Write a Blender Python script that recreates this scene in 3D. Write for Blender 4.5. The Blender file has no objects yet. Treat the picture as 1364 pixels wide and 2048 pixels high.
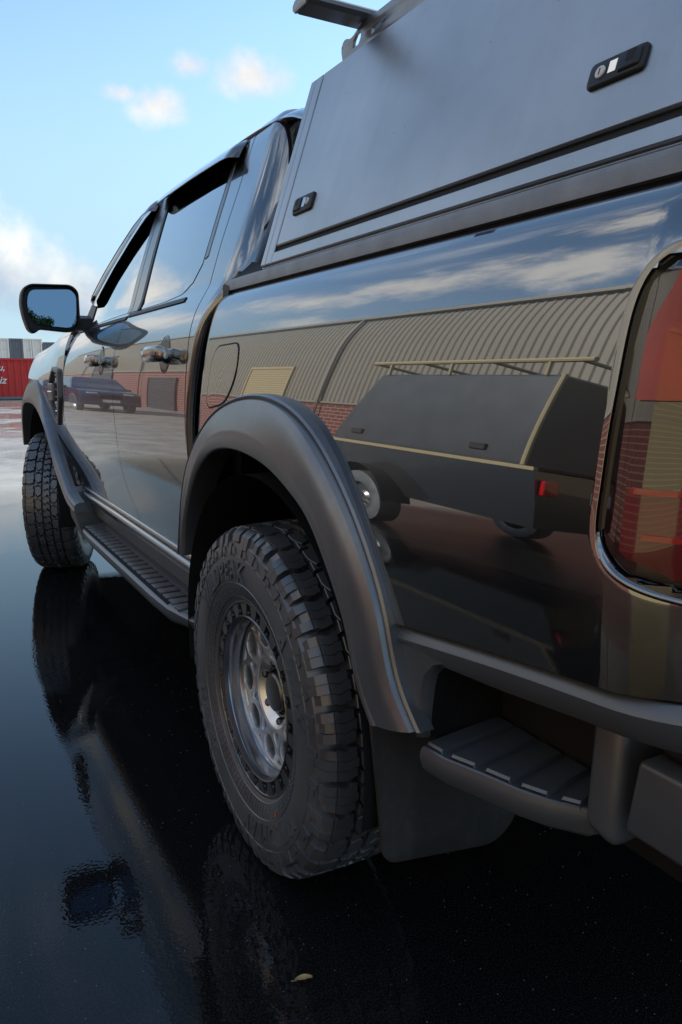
import bpy, bmesh, math, random
import numpy as np
from mathutils import Vector, Matrix, Euler
random.seed(7)
R = math.radians
PI = math.pi
SC = bpy.context.scene
COL = SC.collection

# ------------------------------------------------------------------ camera
cd = bpy.data.cameras.new('camera')
cam = bpy.data.objects.new('camera', cd); COL.objects.link(cam)
cd.sensor_fit = 'VERTICAL'; cd.sensor_height = 36.0
cd.lens = 1515.5 / 2048 * 36.0
cd.clip_start = 0.05; cd.clip_end = 2000
YAW, PITCH = R(29.07), R(10.32)
cam.location = (-1.575, -1.593, 1.166)
fw = Vector((math.sin(YAW) * math.cos(PITCH), math.cos(YAW) * math.cos(PITCH), -math.sin(PITCH)))
cam.rotation_euler = fw.to_track_quat('-Z', 'Y').to_euler()
SC.camera = cam

# ------------------------------------------------------------------ light
SUN_EL, SUN_AZ = R(26), R(71)        # azimuth clockwise from +Y (truck's forward direction)
sun_dir = Vector((math.sin(SUN_AZ) * math.cos(SUN_EL), math.cos(SUN_AZ) * math.cos(SUN_EL), math.sin(SUN_EL)))
sl = bpy.data.lights.new('sun', 'SUN'); sl.energy = 4.2; sl.angle = R(0.53); sl.color = (1.0, 0.93, 0.84)
sun = bpy.data.objects.new('sun', sl); COL.objects.link(sun)
sun.rotation_euler = sun_dir.to_track_quat('Z', 'Y').to_euler()
W = bpy.data.worlds.new('World'); SC.world = W; W.use_nodes = True
SKY_STRENGTH = 0.15
WISP_SHIFT = (0.0, 0.0, 1.7)
CLOUDS = [  # direction from the place (azimuth deg from +Y clockwise, elevation deg), radius deg
    (22.8, 19.4, 3.6, 1), (18.7, 19.9, 2.0, 1), (16.4, 17.5, 2.8, 1), (14.0, 18.0, 1.6, 1),
    (5.0, 6.4, 7.5, 1), (-2.0, 8.0, 9.0, 1), (10.0, 5.0, 6.0, 1), (15, 3, 6, 1), (-8, 14.6, 9.5, 1),
    (-18, 20, 9.0, 1), (-26, 24, 9.0, 1), (-33, 28, 10.0, 1), (-26, 14, 8.0, 1), (-38, 9, 10, 1), (-56, 10, 12, 1), (-80, 9, 12, 1),
    (-40, 30, 15, 1), (-62, 24, 12, 1), (-118, 12, 10, 1), (-30, 44, 10, 1), (100, 40, 14, 1), (60, 34, 10, 1),
]
def build_world():
    nt = W.node_tree; N = nt.nodes; L = nt.links
    for n in list(N): N.remove(n)
    out = N.new('ShaderNodeOutputWorld'); bg = N.new('ShaderNodeBackground')
    bg.inputs[1].default_value = SKY_STRENGTH
    sky = N.new('ShaderNodeTexSky'); sky.sky_type = 'NISHITA'; sky.sun_disc = False
    sky.sun_elevation = SUN_EL; sky.sun_rotation = SUN_AZ
    sky.air_density = 1.0; sky.dust_density = 0.1; sky.ozone_density = 0.6
    gm = N.new('ShaderNodeVectorMath'); gm.operation = 'MULTIPLY'; gm.inputs[1].default_value = (0.67, 0.75, 0.78); L.new(sky.outputs[0], gm.inputs[0])
    tc = N.new('ShaderNodeTexCoord')
    def m(op, a, b=None, c=None, clamp=False):
        n = N.new('ShaderNodeMath'); n.operation = op; n.use_clamp = clamp
        for i, v in enumerate((a, b, c)):
            if v is None: continue
            if isinstance(v, (int, float)): n.inputs[i].default_value = v
            else: L.new(v, n.inputs[i])
        return n.outputs[0]
    def noise(vec, scale, detail, rough=0.55):
        n = N.new('ShaderNodeTexNoise'); n.inputs['Scale'].default_value = scale
        n.inputs['Detail'].default_value = detail; n.inputs['Roughness'].default_value = rough
        L.new(vec, n.inputs['Vector']); return n.outputs[0]
    D = tc.outputs['Generated']
    sep = N.new('ShaderNodeSeparateXYZ'); L.new(D, sep.inputs[0])
    az = m('ARCTAN2', sep.outputs[0], sep.outputs[1])         # radians from +Y
    el = m('ARCSINE', sep.outputs[2])
    n1 = noise(D, 9.0, 6, 0.6); n2 = noise(D, 26.0, 5, 0.6)
    puff = m('ADD', m('MULTIPLY', m('SUBTRACT', n1, 0.5), 1.9), m('MULTIPLY', m('SUBTRACT', n2, 0.5), 0.9))
    cov = None
    sq = N.new('ShaderNodeVectorMath'); sq.operation = 'MULTIPLY'; sq.inputs[1].default_value = (1, 1, 2.0); L.new(D, sq.inputs[0])
    for (a, e, r, flat) in CLOUDS:
        dn = N.new('ShaderNodeVectorMath'); dn.operation = 'DISTANCE'; L.new(sq.outputs[0], dn.inputs[0])
        dn.inputs[1].default_value = (math.sin(R(a)) * math.cos(R(e)), math.cos(R(a)) * math.cos(R(e)), 2.0 * math.sin(R(e)))
        b = m('MULTIPLY_ADD', dn.outputs['Value'], -1.0 / R(r), 1.0)
        cov = b if cov is None else m('MAXIMUM', cov, b)
    low = N.new('ShaderNodeMapRange'); low.interpolation_type = 'SMOOTHSTEP'; L.new(el, low.inputs[0])      # added veil dimming the bright sky along the whole horizon
    low.inputs[1].default_value = R(27); low.inputs[2].default_value = R(3); low.inputs[3].default_value = 0.0; low.inputs[4].default_value = 0.92
    veil = N.new('ShaderNodeMix'); veil.data_type = 'RGBA'; L.new(low.outputs[0], veil.inputs[0]); L.new(gm.outputs[0], veil.inputs[6]); veil.inputs[7].default_value = (1.5, 2.15, 2.65, 1)
    dens = m('ADD', cov, puff)
    cum = N.new('ShaderNodeMapRange'); cum.interpolation_type = 'SMOOTHSTEP'; L.new(dens, cum.inputs[0])
    cum.inputs[1].default_value = 0.0; cum.inputs[2].default_value = 1.0
    # thin streaks high up, laid out on a flat cloud deck
    zz = m('ADD', m('MAXIMUM', sep.outputs[2], 0.0), 0.12)
    cb = N.new('ShaderNodeCombineXYZ'); L.new(m('DIVIDE', sep.outputs[0], zz), cb.inputs[0]); L.new(m('MULTIPLY', m('DIVIDE', sep.outputs[1], zz), 0.35), cb.inputs[1])
    wo = N.new('ShaderNodeVectorMath'); wo.operation = 'ADD'; L.new(cb.outputs[0], wo.inputs[0]); wo.inputs[1].default_value = WISP_SHIFT
    ws = noise(wo.outputs[0], 1.5, 7, 0.62)
    wis = N.new('ShaderNodeMapRange'); wis.interpolation_type = 'SMOOTHSTEP'; L.new(ws, wis.inputs[0])
    wis.inputs[1].default_value = 0.43; wis.inputs[2].default_value = 0.66
    wmask = N.new('ShaderNodeMapRange'); L.new(el, wmask.inputs[0]); wmask.inputs[1].default_value = R(27); wmask.inputs[2].default_value = R(40)
    wisp = m('MULTIPLY', m('MULTIPLY', wis.outputs[0], wmask.outputs[0]), 0.9)
    # cloud colour: warm lit tops, blue grey undersides
    tone = N.new('ShaderNodeMapRange'); L.new(m('ADD', n1, m('MINIMUM', m('MAXIMUM', m('MULTIPLY', m('SUBTRACT', el, R(7.0)), 4.0), -0.34), 0.16)), tone.inputs[0]); tone.inputs[1].default_value = 0.3; tone.inputs[2].default_value = 0.7
    cc = N.new('ShaderNodeMix'); cc.data_type = 'RGBA'; L.new(tone.outputs[0], cc.inputs[0])
    cc.inputs[6].default_value = (1.35, 1.65, 2.1, 1); cc.inputs[7].default_value = (3.4, 3.3, 3.1, 1)
    # clouds facing the sun are brighter than those seen against it
    ad = N.new('ShaderNodeVectorMath'); ad.operation = 'DOT_PRODUCT'; L.new(D, ad.inputs[0]); ad.inputs[1].default_value = tuple(sun_dir)
    lit = m('MULTIPLY_ADD', ad.outputs['Value'], -0.55, 1.28)
    cs = N.new('ShaderNodeVectorMath'); cs.operation = 'SCALE'; L.new(cc.outputs[2], cs.inputs[0]); L.new(lit, cs.inputs['Scale'])
    mx = N.new('ShaderNodeMix'); mx.data_type = 'RGBA'; L.new(m('MULTIPLY', cum.outputs[0], 0.92), mx.inputs[0]); L.new(veil.outputs[2], mx.inputs[6]); L.new(cs.outputs[0], mx.inputs[7])
    mw = N.new('ShaderNodeMix'); mw.data_type = 'RGBA'; L.new(wisp, mw.inputs[0]); L.new(mx.outputs[2], mw.inputs[6]); mw.inputs[7].default_value = (5.0, 5.1, 5.3, 1)
    L.new(mw.outputs[2], bg.inputs[0]); L.new(bg.outputs[0], out.inputs[0])
build_world()
vs = SC.view_settings
vs.view_transform = 'Standard'; vs.look = 'None'; vs.gamma = 1.0; vs.use_curve_mapping = False
vs.exposure = 1.12
SC.render.engine = 'CYCLES'
SC.cycles.use_denoising = True
SC.cycles.max_bounces = 5; SC.cycles.glossy_bounces = 4; SC.cycles.diffuse_bounces = 2; SC.cycles.transmission_bounces = 1; SC.cycles.transparent_max_bounces = 2
SC.cycles.caustics_reflective = False; SC.cycles.caustics_refractive = False

# ------------------------------------------------------------------ materials
def new_mat(name):
    m = bpy.data.materials.new(name); m.use_nodes = True
    return m, m.node_tree.nodes, m.node_tree.links, m.node_tree.nodes['Principled BSDF']
def mat(name, col, rough=0.5, metal=0.0, ior=1.5, coat=0.0, coat_rough=0.03, coat_ior=1.5, var=0.0, vscale=8.0, bump=0.0, bscale=300.0, rvar=0.0, spec=0.5, bdist=0.002, dust=None):
    m, N, L, b = new_mat(name)
    b.inputs['Base Color'].default_value = (*col, 1); b.inputs['Roughness'].default_value = rough
    b.inputs['Metallic'].default_value = metal; b.inputs['IOR'].default_value = ior
    b.inputs['Coat Weight'].default_value = coat; b.inputs['Coat Roughness'].default_value = coat_rough; b.inputs['Coat IOR'].default_value = coat_ior
    b.inputs['Specular IOR Level'].default_value = spec
    tc = N.new('ShaderNodeTexCoord')
    if var or rvar:
        n = N.new('ShaderNodeTexNoise'); n.inputs['Scale'].default_value = vscale; n.inputs['Detail'].default_value = 6; L.new(tc.outputs['Object'], n.inputs['Vector'])
        if var:
            r = N.new('ShaderNodeMapRange'); L.new(n.outputs[0], r.inputs[0]); r.inputs[1].default_value = 0.25; r.inputs[2].default_value = 0.75; r.inputs[3].default_value = 1 - var; r.inputs[4].default_value = 1 + var
            v = N.new('ShaderNodeVectorMath'); v.operation = 'SCALE'; v.inputs[0].default_value = col; L.new(r.outputs[0], v.inputs['Scale'])
            src = v.outputs[0]
            if dust:
                n2 = N.new('ShaderNodeTexNoise'); n2.inputs['Scale'].default_value = vscale * 5; n2.inputs['Detail'].default_value = 8; n2.inputs['Roughness'].default_value = 0.7; L.new(tc.outputs['Object'], n2.inputs['Vector'])
                r2 = N.new('ShaderNodeMapRange'); L.new(n2.outputs[0], r2.inputs[0]); r2.inputs[1].default_value = 0.5; r2.inputs[2].default_value = 0.8; r2.inputs[4].default_value = dust[3]
                mx = N.new('ShaderNodeMix'); mx.data_type = 'RGBA'; L.new(r2.outputs[0], mx.inputs[0]); L.new(src, mx.inputs[6]); mx.inputs[7].default_value = (*dust[:3], 1); src = mx.outputs[2]
            L.new(src, b.inputs['Base Color'])
        if rvar:
            r = N.new('ShaderNodeMapRange'); L.new(n.outputs[0], r.inputs[0]); r.inputs[1].default_value = 0.25; r.inputs[2].default_value = 0.75; r.inputs[3].default_value = max(0.0, rough - rvar); r.inputs[4].default_value = rough + rvar
            L.new(r.outputs[0], b.inputs['Roughness'])
    if bump:
        n = N.new('ShaderNodeTexNoise'); n.inputs['Scale'].default_value = bscale; n.inputs['Detail'].default_value = 3; L.new(tc.outputs['Object'], n.inputs['Vector'])
        bp = N.new('ShaderNodeBump'); bp.inputs['Strength'].default_value = bump; bp.inputs['Distance'].default_value = bdist; L.new(n.outputs[0], bp.inputs['Height']); L.new(bp.outputs[0], b.inputs['Normal'])
    return m
M = {}
M['paint'] = mat('black_paint', (0.004, 0.004, 0.0045), 0.25, ior=1.5, coat=1.0, coat_rough=0.012, coat_ior=3.0, bump=0.05, bscale=2.2, bdist=0.004)
M['glass'] = mat('tinted_glass', (0.004, 0.005, 0.005), 0.02, ior=1.6, coat=1.0, coat_rough=0.0, coat_ior=3.2)
M['canopy'] = mat('powder_coated_aluminium', (0.40, 0.425, 0.45), 0.36, metal=1.0, ior=1.5, var=0.2, vscale=3, bump=0.12, bscale=900, rvar=0.05, bdist=0.0006, dust=(0.30, 0.31, 0.315, 0.3))
def streaks(m, scale=(1.2, 34.0, 2.2), lo=0.50, hi=0.78, amt=0.06):
    N, L = m.node_tree.nodes, m.node_tree.links; b = N['Principled BSDF']
    tc = N.new('ShaderNodeTexCoord'); mp = N.new('ShaderNodeMapping'); mp.inputs['Scale'].default_value = scale; L.new(tc.outputs['Object'], mp.inputs['Vector'])
    n = N.new('ShaderNodeTexNoise'); n.inputs['Scale'].default_value = 1.0; n.inputs['Detail'].default_value = 5; n.inputs['Roughness'].default_value = 0.65; L.new(mp.outputs[0], n.inputs['Vector'])
    r = N.new('ShaderNodeMapRange'); L.new(n.outputs[0], r.inputs[0]); r.inputs[1].default_value = lo; r.inputs[2].default_value = hi; r.inputs[3].default_value = 1.0; r.inputs[4].default_value = 1.0 - amt
    sp = N.new('ShaderNodeTexVoronoi'); sp.inputs['Scale'].default_value = 42; L.new(tc.outputs['Object'], sp.inputs['Vector'])
    sc = N.new('ShaderNodeSeparateColor'); L.new(sp.outputs['Color'], sc.inputs[0])
    g = N.new('ShaderNodeMath'); g.operation = 'GREATER_THAN'; L.new(sc.outputs[0], g.inputs[0]); g.inputs[1].default_value = 0.88
    d = N.new('ShaderNodeMapRange'); L.new(sp.outputs['Distance'], d.inputs[0]); d.inputs[1].default_value = 0.06; d.inputs[2].default_value = 0.12; d.inputs[3].default_value = 0.35; d.inputs[4].default_value = 0.0
    k = N.new('ShaderNodeMath'); k.operation = 'MULTIPLY'; L.new(g.outputs[0], k.inputs[0]); L.new(d.outputs[0], k.inputs[1])
    f = N.new('ShaderNodeMath'); f.operation = 'SUBTRACT'; L.new(r.outputs[0], f.inputs[0]); L.new(k.outputs[0], f.inputs[1])
    src = b.inputs['Base Color'].links[0].from_socket; v = N.new('ShaderNodeVectorMath'); v.operation = 'SCALE'; L.new(src, v.inputs[0]); L.new(f.outputs[0], v.inputs['Scale']); L.new(v.outputs[0], b.inputs['Base Color'])
streaks(M['canopy'])
M['plastic'] = mat('dark_plastic', (0.080, 0.086, 0.094), 0.36, ior=1.9, var=0.12, vscale=6, bump=0.25, bscale=1400, bdist=0.0005)
M['flare'] = mat('satin_flare_plastic', (0.19, 0.20, 0.213), 0.38, metal=0.6, ior=2.3, var=0.15, vscale=5, bump=0.15, bscale=1600, bdist=0.0004, rvar=0.04)
M['black'] = mat('matte_black', (0.006, 0.006, 0.006), 0.7, var=0.2)
M['seal'] = mat('black_rubber_seal', (0.010, 0.010, 0.011), 0.5, var=0.2)
M['trimgrey'] = mat('grey_rubber_strip', (0.26, 0.27, 0.285), 0.42, var=0.2, vscale=20, bump=0.3, bscale=600)
M['rubber'] = mat('tyre_rubber', (0.076, 0.081, 0.089), 0.38, ior=2.0, var=0.35, vscale=9, bump=0.3, bscale=700, rvar=0.1, bdist=0.0008, dust=(0.13, 0.125, 0.12, 0.3))
M['dish'] = mat('dark_machined_alloy', (0.34, 0.34, 0.35), 0.2, metal=1.0, var=0.1)
M['rim'] = mat('gunmetal_alloy', (0.88, 0.87, 0.86), 0.34, metal=0.9, var=0.1, vscale=12, rvar=0.05)
M['ring'] = mat('satin_black_alloy', (0.16, 0.16, 0.165), 0.3, metal=0.8, ior=1.7, var=0.15)
M['steel'] = mat('bolt_steel', (0.10, 0.10, 0.105), 0.3, metal=0.9)
M['chrome'] = mat('chrome', (0.62, 0.62, 0.63), 0.08, metal=1.0)
M['mirror'] = mat('mirror_glass', (0.15, 0.25, 0.40), 0.0, metal=1.0)
M['galv'] = mat('brushed_aluminium', (0.30, 0.30, 0.30), 0.38, metal=0.8, var=0.2, vscale=10)
M['gloss'] = mat('gloss_black_plastic', (0.005, 0.005, 0.005), 0.12, ior=1.45)
M['flap'] = mat('mud_flap_rubber', (0.035, 0.034, 0.033), 0.5, var=0.2, vscale=14, bump=0.2, bscale=900, dust=(0.12, 0.11, 0.09, 0.25))
M['white'] = mat('white_paint', (0.75, 0.74, 0.71), 0.5, var=0.1)
M['lamp_red'] = mat('red_lens', (0.40, 0.003, 0.004), 0.1, coat=1.0, coat_ior=1.42, coat_rough=0.01, var=0.25, vscale=14)
M['lamp_dark'] = mat('smoked_red_lens', (0.13, 0.002, 0.005), 0.1, coat=1.0, coat_ior=1.45, coat_rough=0.01, var=0.3, vscale=10)
M['lamp_clear'] = mat('clear_lens', (0.016, 0.005, 0.006), 0.08, coat=1.0, coat_ior=1.7, coat_rough=0.0)
M['barrel'] = mat('wheel_barrel', (0.30, 0.33, 0.37), 0.36, metal=0.9)
M['orange'] = mat('orange_dot_paint', (0.6, 0.09, 0.02), 0.6)
M['yellowpaint'] = mat('yellow_dot_paint', (0.7, 0.5, 0.04), 0.6)
M['leaf'] = mat('dry_leaf', (0.48, 0.34, 0.16), 0.6, var=0.3, vscale=60)

streaks(M['flap'], (20.0, 1.0, 1.5), 0.45, 0.75, -0.8); streaks(M['flare'], (3.0, 16.0, 3.0), 0.5, 0.8, -0.25)
# ------------------------------------------------------------------ mesh helpers
def make(name, verts, faces, material, parent=None, smooth=True, angle=32, **props):
    me = bpy.data.meshes.new(name)
    me.from_pydata([tuple(v) for v in verts], [], [tuple(f) for f in faces])
    me.materials.append(M[material] if isinstance(material, str) else material)
    if smooth:
        me.polygons.foreach_set('use_smooth', [True] * len(me.polygons))
        me.set_sharp_from_angle(angle=R(angle))
    me.update()
    o = bpy.data.objects.new(name, me); COL.objects.link(o)
    if parent: o.parent = parent
    for k, v in props.items(): o[k] = v
    return o
def from_bm(name, bm, material, parent=None, smooth=True, angle=32, **props):
    me = bpy.data.meshes.new(name); bmesh.ops.recalc_face_normals(bm, faces=bm.faces); bm.to_mesh(me); bm.free()
    me.materials.append(M[material] if isinstance(material, str) else material)
    if smooth:
        me.polygons.foreach_set('use_smooth', [True] * len(me.polygons)); me.set_sharp_from_angle(angle=R(angle))
    o = bpy.data.objects.new(name, me); COL.objects.link(o)
    if parent: o.parent = parent
    for k, v in props.items(): o[k] = v
    return o
def empty(name, loc=(0, 0, 0), parent=None, **props):
    o = bpy.data.objects.new(name, None); COL.objects.link(o); o.location = loc; o.empty_display_size = 0.1
    if parent: o.parent = parent
    for k, v in props.items(): o[k] = v
    return o
def clone(o, parent=None, loc=None, rot=None, deep=True):
    c = o.copy(); COL.objects.link(c); c.parent = parent
    if loc is not None: c.location = loc
    if rot is not None: c.rotation_euler = rot
    if deep:
        for ch in list(o.children): clone(ch, c)
    return c
def mirror_mesh(o, parent=None):
    c = o.copy(); c.data = o.data.copy(); COL.objects.link(c); c.parent = parent if parent else o.parent
    bm = bmesh.new(); bm.from_mesh(c.data)
    for v in bm.verts: v.co.x = -v.co.x
    bmesh.ops.reverse_faces(bm, faces=bm.faces); bm.to_mesh(c.data); bm.free()
    return c
class MB:
    def __init__(s): s.v = []; s.f = []
    def add(s, verts, faces):
        o = len(s.v); s.v += [tuple(v) for v in verts]; s.f += [tuple(i + o for i in f) for f in faces]
    def box(s, a, b):
        x0, y0, z0 = a; x1, y1, z1 = b
        s.add([(x0,y0,z0),(x1,y0,z0),(x1,y1,z0),(x0,y1,z0),(x0,y0,z1),(x1,y0,z1),(x1,y1,z1),(x0,y1,z1)],
              [(0,3,2,1),(4,5,6,7),(0,1,5,4),(1,2,6,5),(2,3,7,6),(3,0,4,7)])
    def loft(s, secs, closed=True, caps=True):
        n = len(secs[0]); V = [p for sec in secs for p in sec]; F = []
        for i in range(len(secs) - 1):
            for j in range(n if closed else n - 1):
                a = i * n + j; b = i * n + (j + 1) % n
                F.append((a, b, b + n, a + n))
        if caps and closed:
            F.append(tuple(range(n - 1, -1, -1))); F.append(tuple((len(secs) - 1) * n + k for k in range(n)))
        s.add(V, F)
    def grid(s, P, flip=False):
        nu, nv = len(P), len(P[0]); V = [p for row in P for p in row]; F = []
        for i in range(nu - 1):
            for j in range(nv - 1):
                q = (i * nv + j, i * nv + j + 1, (i + 1) * nv + j + 1, (i + 1) * nv + j)
                F.append(q[::-1] if flip else q)
        s.add(V, F)
    def revolve(s, prof, n=96, axis='x', c=(0, 0, 0), a0=0.0, a1=2 * PI):
        full = abs(a1 - a0 - 2 * PI) < 1e-6; m_ = n if full else n + 1
        V = []; F = []
        for i in range(m_):
            a = a0 + (a1 - a0) * i / n
            for (x, r) in prof:
                V.append((c[0] + x, c[1] + r * math.cos(a), c[2] + r * math.sin(a)))
        k = len(prof)
        for i in range(n):
            i2 = (i + 1) % m_
            for j in range(k - 1):
                F.append((i * k + j, i * k + j + 1, i2 * k + j + 1, i2 * k + j))
        s.add(V, F)
    def tube(s, path, r, n=10, caps=True):
        path = [Vector(p) for p in path]; secs = []
        up = Vector((0, 0, 1))
        for i, p in enumerate(path):
            t = (path[min(i + 1, len(path) - 1)] - path[max(i - 1, 0)]).normalized()
            u = t.cross(up)
            if u.length < 1e-3: u = t.cross(Vector((1, 0, 0)))
            u.normalize(); w = t.cross(u)
            rr = r[i] if isinstance(r, (list, tuple)) else r
            secs.append([p + (u * math.cos(2*PI*k/n) + w * math.sin(2*PI*k/n)) * rr for k in range(n)])
        s.loft(secs, True, caps)
    def build(s, name, material, parent=None, fix=False, **kw):
        if not fix: return make(name, s.v, s.f, material, parent, **kw)
        o = make(name, s.v, s.f, material, parent, **kw)
        bm = bmesh.new(); bm.from_mesh(o.data); bmesh.ops.recalc_face_normals(bm, faces=bm.faces); bm.to_mesh(o.data); bm.free()
        return o
def rbox(name, a, b, material, parent=None, r=0.01, seg=3, taper=None, **props):
    bm = bmesh.new(); bmesh.ops.create_cube(bm, size=1)
    for v in bm.verts:
        v.co = Vector(((a[i] + b[i]) / 2 + v.co[i] * (b[i] - a[i]) for i in range(3)))
        if taper: v.co = Vector(taper(v.co))
    bmesh.ops.bevel(bm, geom=bm.edges[:], offset=r, segments=seg, profile=0.5, affect='EDGES')
    return from_bm(name, bm, material, parent, **props)
def round_poly(pts, r, seg=4):
    out = []; n = len(pts)
    for i in range(n):
        p0, p, p1 = Vector(pts[i - 1]), Vector(pts[i]), Vector(pts[(i + 1) % n])
        rr = r[i] if isinstance(r, (list, tuple)) else r
        a = (p0 - p); b = (p1 - p); d = min(rr, a.length * 0.48, b.length * 0.48)
        A = p + a.normalized() * d; B = p + b.normalized() * d
        for k in range(seg + 1):
            t = k / seg
            out.append(tuple((A * (1-t)**2) + p * (2*t*(1-t)) + B * t**2))
    return out
def plate(name, loops, thick, material, parent=None, bevel=0.0, mapf=None, bres=1, sm=True, **props):
    """flat plate with holes from 2D loops, mapped into place by mapf(u, v, w)"""
    cu = bpy.data.curves.new(name, 'CURVE'); cu.dimensions = '2D'; cu.fill_mode = 'BOTH'
    cu.extrude = thick / 2; cu.bevel_depth = bevel; cu.bevel_resolution = bres; cu.offset = -bevel
    for lp in loops:
        sp = cu.splines.new('POLY'); sp.points.add(len(lp) - 1); sp.use_cyclic_u = True
        for i, p in enumerate(lp): sp.points[i].co = (p[0], p[1], 0, 1)
    t = bpy.data.objects.new(name, cu); COL.objects.link(t)
    dg = bpy.context.evaluated_depsgraph_get(); dg.update()
    me = bpy.data.meshes.new_from_object(t.evaluated_get(dg)); bpy.data.objects.remove(t)
    bm = bmesh.new(); bm.from_mesh(me); bmesh.ops.remove_doubles(bm, verts=bm.verts, dist=1e-5)
    if mapf:
        for v in bm.verts: v.co = Vector(mapf(*v.co))
    return from_bm(name, bm, material, parent, smooth=sm, angle=28, **props)
def text_mesh(txt, size, extrude, shear=0.0, spacing=1.0, bevel=0.0, offset=0.0):
    cu = bpy.data.curves.new('lettering', 'FONT'); cu.body = txt; cu.size = size; cu.extrude = extrude; cu.shear = shear
    cu.space_character = spacing; cu.align_x = 'CENTER'; cu.bevel_depth = bevel; cu.offset = offset; cu.resolution_u = 3
    t = bpy.data.objects.new('lettering', cu); COL.objects.link(t)
    dg = bpy.context.evaluated_depsgraph_get(); dg.update()
    me = bpy.data.meshes.new_from_object(t.evaluated_get(dg)); bpy.data.objects.remove(t)
    V = [tuple(v.co) for v in me.vertices]; F = [tuple(p.vertices) for p in me.polygons]
    return V, F
def spline(xs, ys):
    """natural cubic through the points, linear beyond the ends"""
    xs = np.array(xs, float); ys = np.array(ys, float)
    o = np.argsort(xs); xs, ys = xs[o], ys[o]; n = len(xs); h = np.diff(xs)
    A = np.eye(n); rhs = np.zeros(n)
    for i in range(1, n - 1):
        A[i, i-1] = h[i-1]; A[i, i] = 2 * (h[i-1] + h[i]); A[i, i+1] = h[i]
        rhs[i] = 6 * ((ys[i+1] - ys[i]) / h[i] - (ys[i] - ys[i-1]) / h[i-1])
    m = np.linalg.solve(A, rhs)
    def f(x):
        if x <= xs[0]: return float(ys[0] + (x - xs[0]) * ((ys[1]-ys[0])/h[0] - h[0]*m[1]/6))
        if x >= xs[-1]: return float(ys[-1] + (x - xs[-1]) * ((ys[-1]-ys[-2])/h[-1] + h[-1]*m[-2]/6))
        i = min(int(np.searchsorted(xs, x, 'right')) - 1, n - 2)
        a = (xs[i+1] - x) / h[i]; b = (x - xs[i]) / h[i]
        return float(a*ys[i] + b*ys[i+1] + ((a**3 - a)*m[i] + (b**3 - b)*m[i+1]) * h[i]**2 / 6)
    return f
def lin(xs, ys):
    return lambda x: float(np.interp(x, xs, ys))
def sstep(a, b, x):
    t = min(1.0, max(0.0, (x - a) / (b - a))); return t * t * (3 - 2 * t)
def panel(name, fn, nu, nv, material, parent, keep=None, th=0.012, edge=0.0025, **props):
    """curved panel: fn(u, v) -> (out, y, z) with out = distance from the centreline; rims folded inwards"""
    P = [[fn(i / (nu - 1), j / (nv - 1)) for j in range(nv)] for i in range(nu)]
    bm = bmesh.new()
    V = [[bm.verts.new((-p[0], p[1], p[2])) for p in row] for row in P]
    for i in range(nu - 1):
        for j in range(nv - 1):
            q = [V[i][j], V[i+1][j], V[i+1][j+1], V[i][j+1]]
            if keep:
                c = sum((v.co for v in q), Vector()) / 4
                if not keep(c.y, c.z): continue
            bm.faces.new(q)
    bmesh.ops.delete(bm, geom=[v for v in bm.verts if not v.link_faces], context='VERTS')
    bm.normal_update()
    if bm.faces and sum(f.normal.x for f in bm.faces) > 0: bmesh.ops.reverse_faces(bm, faces=bm.faces)
    be = [e for e in bm.edges if e.is_boundary]
    r = bmesh.ops.extrude_edge_only(bm, edges=be)
    nv_ = [g for g in r['geom'] if isinstance(g, bmesh.types.BMVert)]
    for v in nv_: v.co.x += edge
    e2 = [g for g in r['geom'] if isinstance(g, bmesh.types.BMEdge) and g.is_boundary]
    r = bmesh.ops.extrude_edge_only(bm, edges=e2)
    for v in [g for g in r['geom'] if isinstance(g, bmesh.types.BMVert)]: v.co.x += th
    me = bpy.data.meshes.new(name); bm.to_mesh(me); bm.free()
    me.materials.append(M[material]); me.polygons.foreach_set('use_smooth', [True] * len(me.polygons)); me.set_sharp_from_angle(angle=R(38))
    o = bpy.data.objects.new(name, me); COL.objects.link(o); o.parent = parent
    for k, v in props.items(): o[k] = v
    return o
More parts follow.
